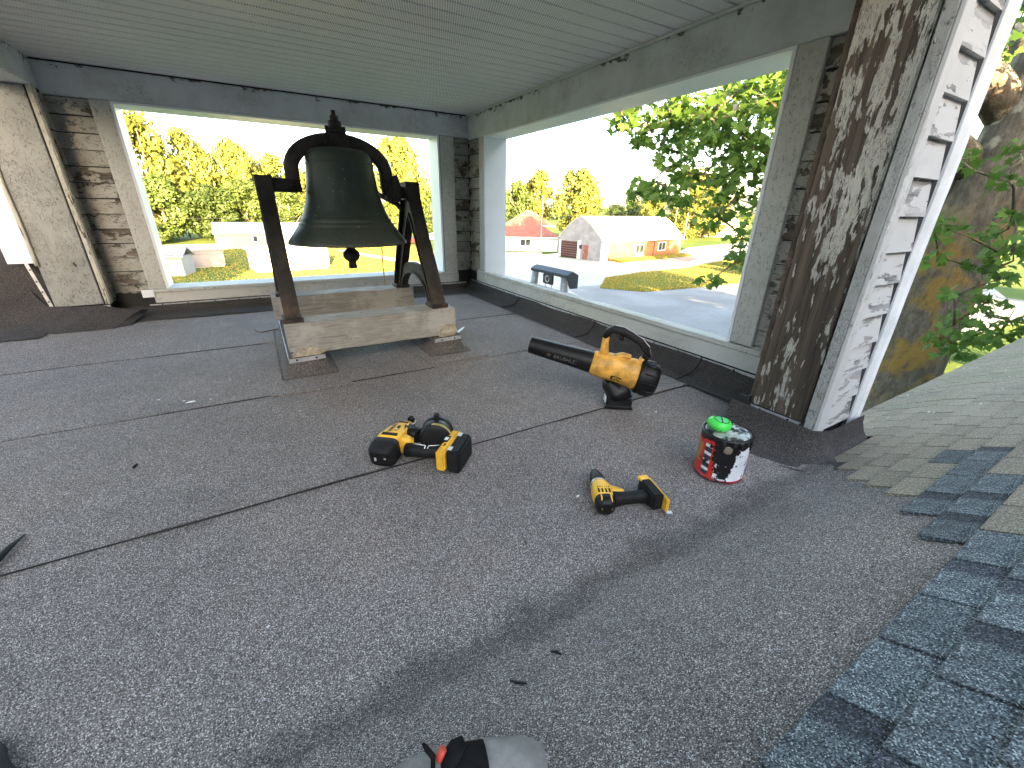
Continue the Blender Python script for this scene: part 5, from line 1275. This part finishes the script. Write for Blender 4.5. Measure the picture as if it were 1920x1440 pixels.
# parked cars beyond the lawn
def car(x, y, rz, m, label):
    t = thing('parked_car', label, 'car', (x, y, G), 'cars parked beyond the lawn'); t.rotation_euler.z = rz
    bm = B(); prism(bm, [(-2.2, .35), (-2.25, .75), (-2.1, .95), (-1.2, 1.0), (1.2, .98), (2.1, .80), (2.2, .5), (2.15, .33)], -.85, .85, 'y'); bev(bm, .08, 2); mk('body', bm, m, t, keep=True)
    bm = B(); prism(bm, [(-1.9, .98), (-1.35, 1.45), (.25, 1.47), (1.1, .99)], -.74, .74, 'y'); bev(bm, .06, 2); mk('cabin', bm, M_GLASS, t, keep=True)
    bm = B(); box(bm, -1.3, .22, -.70, .70, 1.455, 1.50); mk('car_roof', bm, m, t, keep=True)
    for px in (-1.4, 1.4):
        for s in (-1, 1):
            bm = B(); cyl(bm, (px, s*.70, .33), (px, s*.90, .33), .33, .33, 16); wh = mk('wheel', bm, M_RUB, t, keep=True)
            bm = B(); cyl(bm, (px, s*.901, .33), (px, s*.915, .33), .19, .17, 12); mk('rim', bm, M_STEEL, wh, keep=True)
car(27.5, 87, .2, plain('red car paint', (.35, .02, .02), .3, 0, .05, 2), 'red car seen between the bell stand legs')
car(35.2, 95, -.1, plain('silver car paint', (.55, .60, .66), .3, .2, .05, 2), 'silver white car seen beside the right bell stand leg')

# ============================================================ THE BIG TREE BESIDE THE BELFRY
mp = thing('maple_tree', 'big leafy tree with lichened trunk right beside the belfry and roof', 'tree', (9.85, 2.45, G))
def barkm():
    t = NT('lichened bark'); c = t.obj(False); z = t.n('SeparateXYZ', {0: c}).outputs[2]
    n1 = t.noise(t.scale(c, (1, 1, .5)), 9, 9, .72); n2 = t.noise(c, 1.6, 5, .6); n3 = t.noise(t.scale(c, (1, 1, .35)), 34, 5, .65)
    col = t.mix(t.step(n1, .35, .68), (.085, .070, .054), (.19, .158, .120))
    lich = t.math('MULTIPLY', t.step(n2, .45, .58), t.math('MULTIPLY', t.step(n1, .30, .5), t.math('SUBTRACT', 1.0, t.step(z, 6.2, 7.6))))
    col = t.mix(t.math('MULTIPLY', lich, .85), col, (.27, .165, .035))
    pale = t.math('MULTIPLY', t.step(n2, .52, .60), t.step(z, 6.6, 8.0))
    col = t.mix(t.math('MULTIPLY', pale, .7), col, (.46, .40, .30))
    return t.done(col, .95, 0, t.bump(t.math('ADD', n1, n3), .05), .2)
M_BIGBARK = barkm()
bm = B()
def limb(pts, rr, n=12):
    tube(bm, pts, rr, n)
TRUNK = [(9.85, 2.45, G), (9.83, 2.47, -3), (9.80, 2.45, -.8), (9.86, 2.40, .6), (9.98, 2.28, 1.9), (10.1, 2.25, 3.2), (10.2, 2.5, 5.5)]
limb(TRUNK, [.80, .56, .50, .48, .47, .40, .30], 20)
L1 = [(9.9, 2.4, 1.5), (9.2, 3.1, 2.3), (8.3, 4.0, 2.75), (7.2, 4.9, 2.55), (6.3, 5.6, 2.35), (5.6, 6.1, 2.3)]
L2 = [(9.95, 2.4, 2.3), (8.8, 3.3, 3.6), (7.6, 4.4, 4.3), (6.4, 5.6, 4.2)]
L3 = [(9.9, 2.5, 1.2), (9.6, 3.6, 1.9), (9.0, 5.0, 2.0), (8.0, 6.4, 1.5)]
L4 = [(10.1, 2.5, 2.6), (11.2, 3.0, 3.6), (12.0, 3.6, 4.2)]
L5 = [(10.05, 2.3, 2.7), (10.3, 1.9, 3.7), (10.7, 1.7, 4.7)]
limb(L1, [.24, .20, .16, .10, .06, .02]); limb(L2, [.26, .20, .14, .04]); limb(L3, [.20, .15, .10, .03]); limb(L4, [.24, .15, .06]); limb(L5, [.13, .10, .05])
wob(bm, .045, 1.9)
tk = mk('trunk', bm, M_BIGBARK, mp, smooth=True)
# palmate leaf, five pointed
LEAF = [(0, -.06), (.16, -.03), (.30, -.16), (.30, .02), (.56, .10), (.38, .24), (.48, .48), (.24, .40), (.17, .56), (.0, .92), (-.17, .56), (-.24, .40), (-.48, .48), (-.38, .24), (-.56, .10), (-.30, .02), (-.30, -.16), (-.16, -.03)]
rg = random.Random(21); V = []; F = []
twigs = B()
def leaf(p, s, droop):
    n_ = Vector((rg.gauss(0, .55), rg.gauss(0, .55), rg.uniform(.15, 1.0))).normalized()
    d = Vector((droop.x+rg.gauss(0, .6), droop.y+rg.gauss(0, .6), -.55+rg.gauss(0, .35))); d = (d-n_*d.dot(n_)).normalized(); u = n_.cross(d)
    k = len(V); cup = rg.uniform(-.05, .22)
    V.append(tuple(p+d*s*.25))
    for a, b in LEAF: V.append(tuple(p+u*a*s+d*b*s-n_*s*cup*(a*a+.3*b*b)))
    m = len(LEAF)
    for i in range(m): F.append((k, k+1+i, k+1+(i+1) % m))
def cluster(c, r_, n_, s=.15, stem=None):
    c = Vector(c)
    if stem is not None:
        st_ = Vector(stem); mid_ = st_.lerp(c, .6)+Vector((rg.gauss(0, .06), rg.gauss(0, .06), rg.gauss(0, .06))); tube(twigs, [st_, mid_, c], [.022, .012, .005], 5)
    for k in range(max(2, n_//9)):
        e = c+Vector((rg.gauss(0, r_*.6), rg.gauss(0, r_*.6), rg.gauss(0, r_*.5))); tube(twigs, [c, c.lerp(e, .6)+Vector((0, 0, .03)), e], [.006, .004, .002], 4)
    for i in range(n_):
        d = Vector((rg.gauss(0, 1), rg.gauss(0, 1), rg.gauss(0, .8))).normalized(); leaf(c+d*r_*rg.random()**.5, s*rg.uniform(.6, 1.25), d)
limbs = [[Vector(q) for q in l] for l in (L1, L2, L3, L4, L5, TRUNK[2:])]
def near(c):
    best = None
    for l in limbs:
        for a, b in zip(l, l[1:]):
            for t_ in (.25, .5, .75, 1): 
                q = a.lerp(b, t_); dd_ = (q-c).length
                if best is None or dd_ < best[0]: best = (dd_, q)
    return best[1]
def branch(c, r_, n_, s=.15):
    c = Vector(c); q = near(c); cluster(c, r_, n_, s, q); limbs.append([q, c])
# outer hanging sprays towards the side opening
sprays = [(4.95, 5.35, 2.32, .26, 60), (5.15, 5.15, 2.05, .18, 30), (5.35, 5.25, 2.55, .30, 55), (5.45, 4.85, 2.15, .25, 55), (5.6, 4.9, 1.85, .28, 60), (5.5, 4.75, 2.6, .28, 60), (5.75, 4.6, 2.3, .3, 80), (5.85, 4.75, 1.55, .26, 55), (5.35, 5.0, 1.33, .20, 34), (5.60, 4.75, 1.20, .24, 45), (5.2, 5.1, 1.25, .13, 14),
          (6.0, 4.4, 2.0, .32, 80), (6.1, 4.3, 2.6, .32, 80), (6.2, 4.4, 1.45, .30, 65), (6.3, 4.1, 1.9, .34, 90), (6.4, 4.0, 2.4, .34, 90), (6.45, 4.25, 1.2, .28, 55), (6.6, 4.0, 1.6, .33, 80), (6.55, 3.8, 2.75, .34, 80), (6.3, 4.5, .88, .22, 36), (6.6, 4.1, .62, .22, 38), (6.75, 4.15, .30, .17, 26), (6.35, 4.35, -.05, .14, 20), (6.85, 3.9, 1.15, .28, 55), (6.8, 3.7, 2.1, .34, 80), (7.0, 4.8, 1.9, .4, 90), (7.3, 4.4, 2.5, .45, 100), (7.2, 5.2, 2.6, .4, 80), (6.6, 5.4, 2.3, .4, 80), (6.2, 5.8, 2.6, .4, 70), (7.0, 3.6, .75, .2, 30), (6.9, 3.8, .05, .15, 20)]
for x, y, z, r_, n_ in sprays: branch((x, y, z), r_*1.12, int(n_*1.15), .145)
for i in range(42):     # the body of the crown above and round the limbs
    l = limbs[i % 5][:]; a = rg.randrange(len(l)-1); q = l[a].lerp(l[a+1], rg.random())+Vector((rg.gauss(0, .8), rg.gauss(0, .8), rg.gauss(.7, .7)))
    if q.x < 4.6 or (q.z < 2.2 and q.x < 8.2 and q.y > 3): continue
    branch(q, rg.uniform(.3, .55), 60, .15)
# sprays hanging round the trunk on the right
for i, (x, y, z) in enumerate([(7.81, 1.72, -0.57), (8.03, 1.66, -0.29), (7.42, 1.67, 0.09), (8.26, 1.55, 0.0), (8.3, 1.28, -0.23), (7.68, 1.39, 0.34), (8.02, 1.72, 0.41), (7.87, 1.44, 0.64), (8.02, 2.12, 0.5), (7.34, 1.97, 0.86), (8.06, 2.37, 0.9), (8.24, 1.65, 1.05), (8.01, 1.77, 1.41), (7.88, 2.25, 1.67), (8.2, 1.84, 1.77), (8.09, 2.27, 2.85), (8.49, 1.36, -0.57), (8.52, 1.13, -0.51), (8.05, 1.57, -0.72), (8.81, 1.83, 0.78), (7.87, 1.44, -0.5)]):
    branch((x, y, z), (.20, .26, .16)[i % 3], (26, 36, 16)[i % 3], .13)
me = bpy.data.meshes.new('crown'); me.from_pydata(V, [], F); me.materials.append(leafmat('maple leaf', (.060, .140, .034), (.165, .275, .060), .55))
link('crown', me, mp); bpy.data.objects['crown'] if False else None
for o in mp.children:
    if o.name.startswith('crown'): o.location = -Vector(mp.location)
mk('twig', twigs, M_BIGBARK, mp)['kind'] = 'stuff'
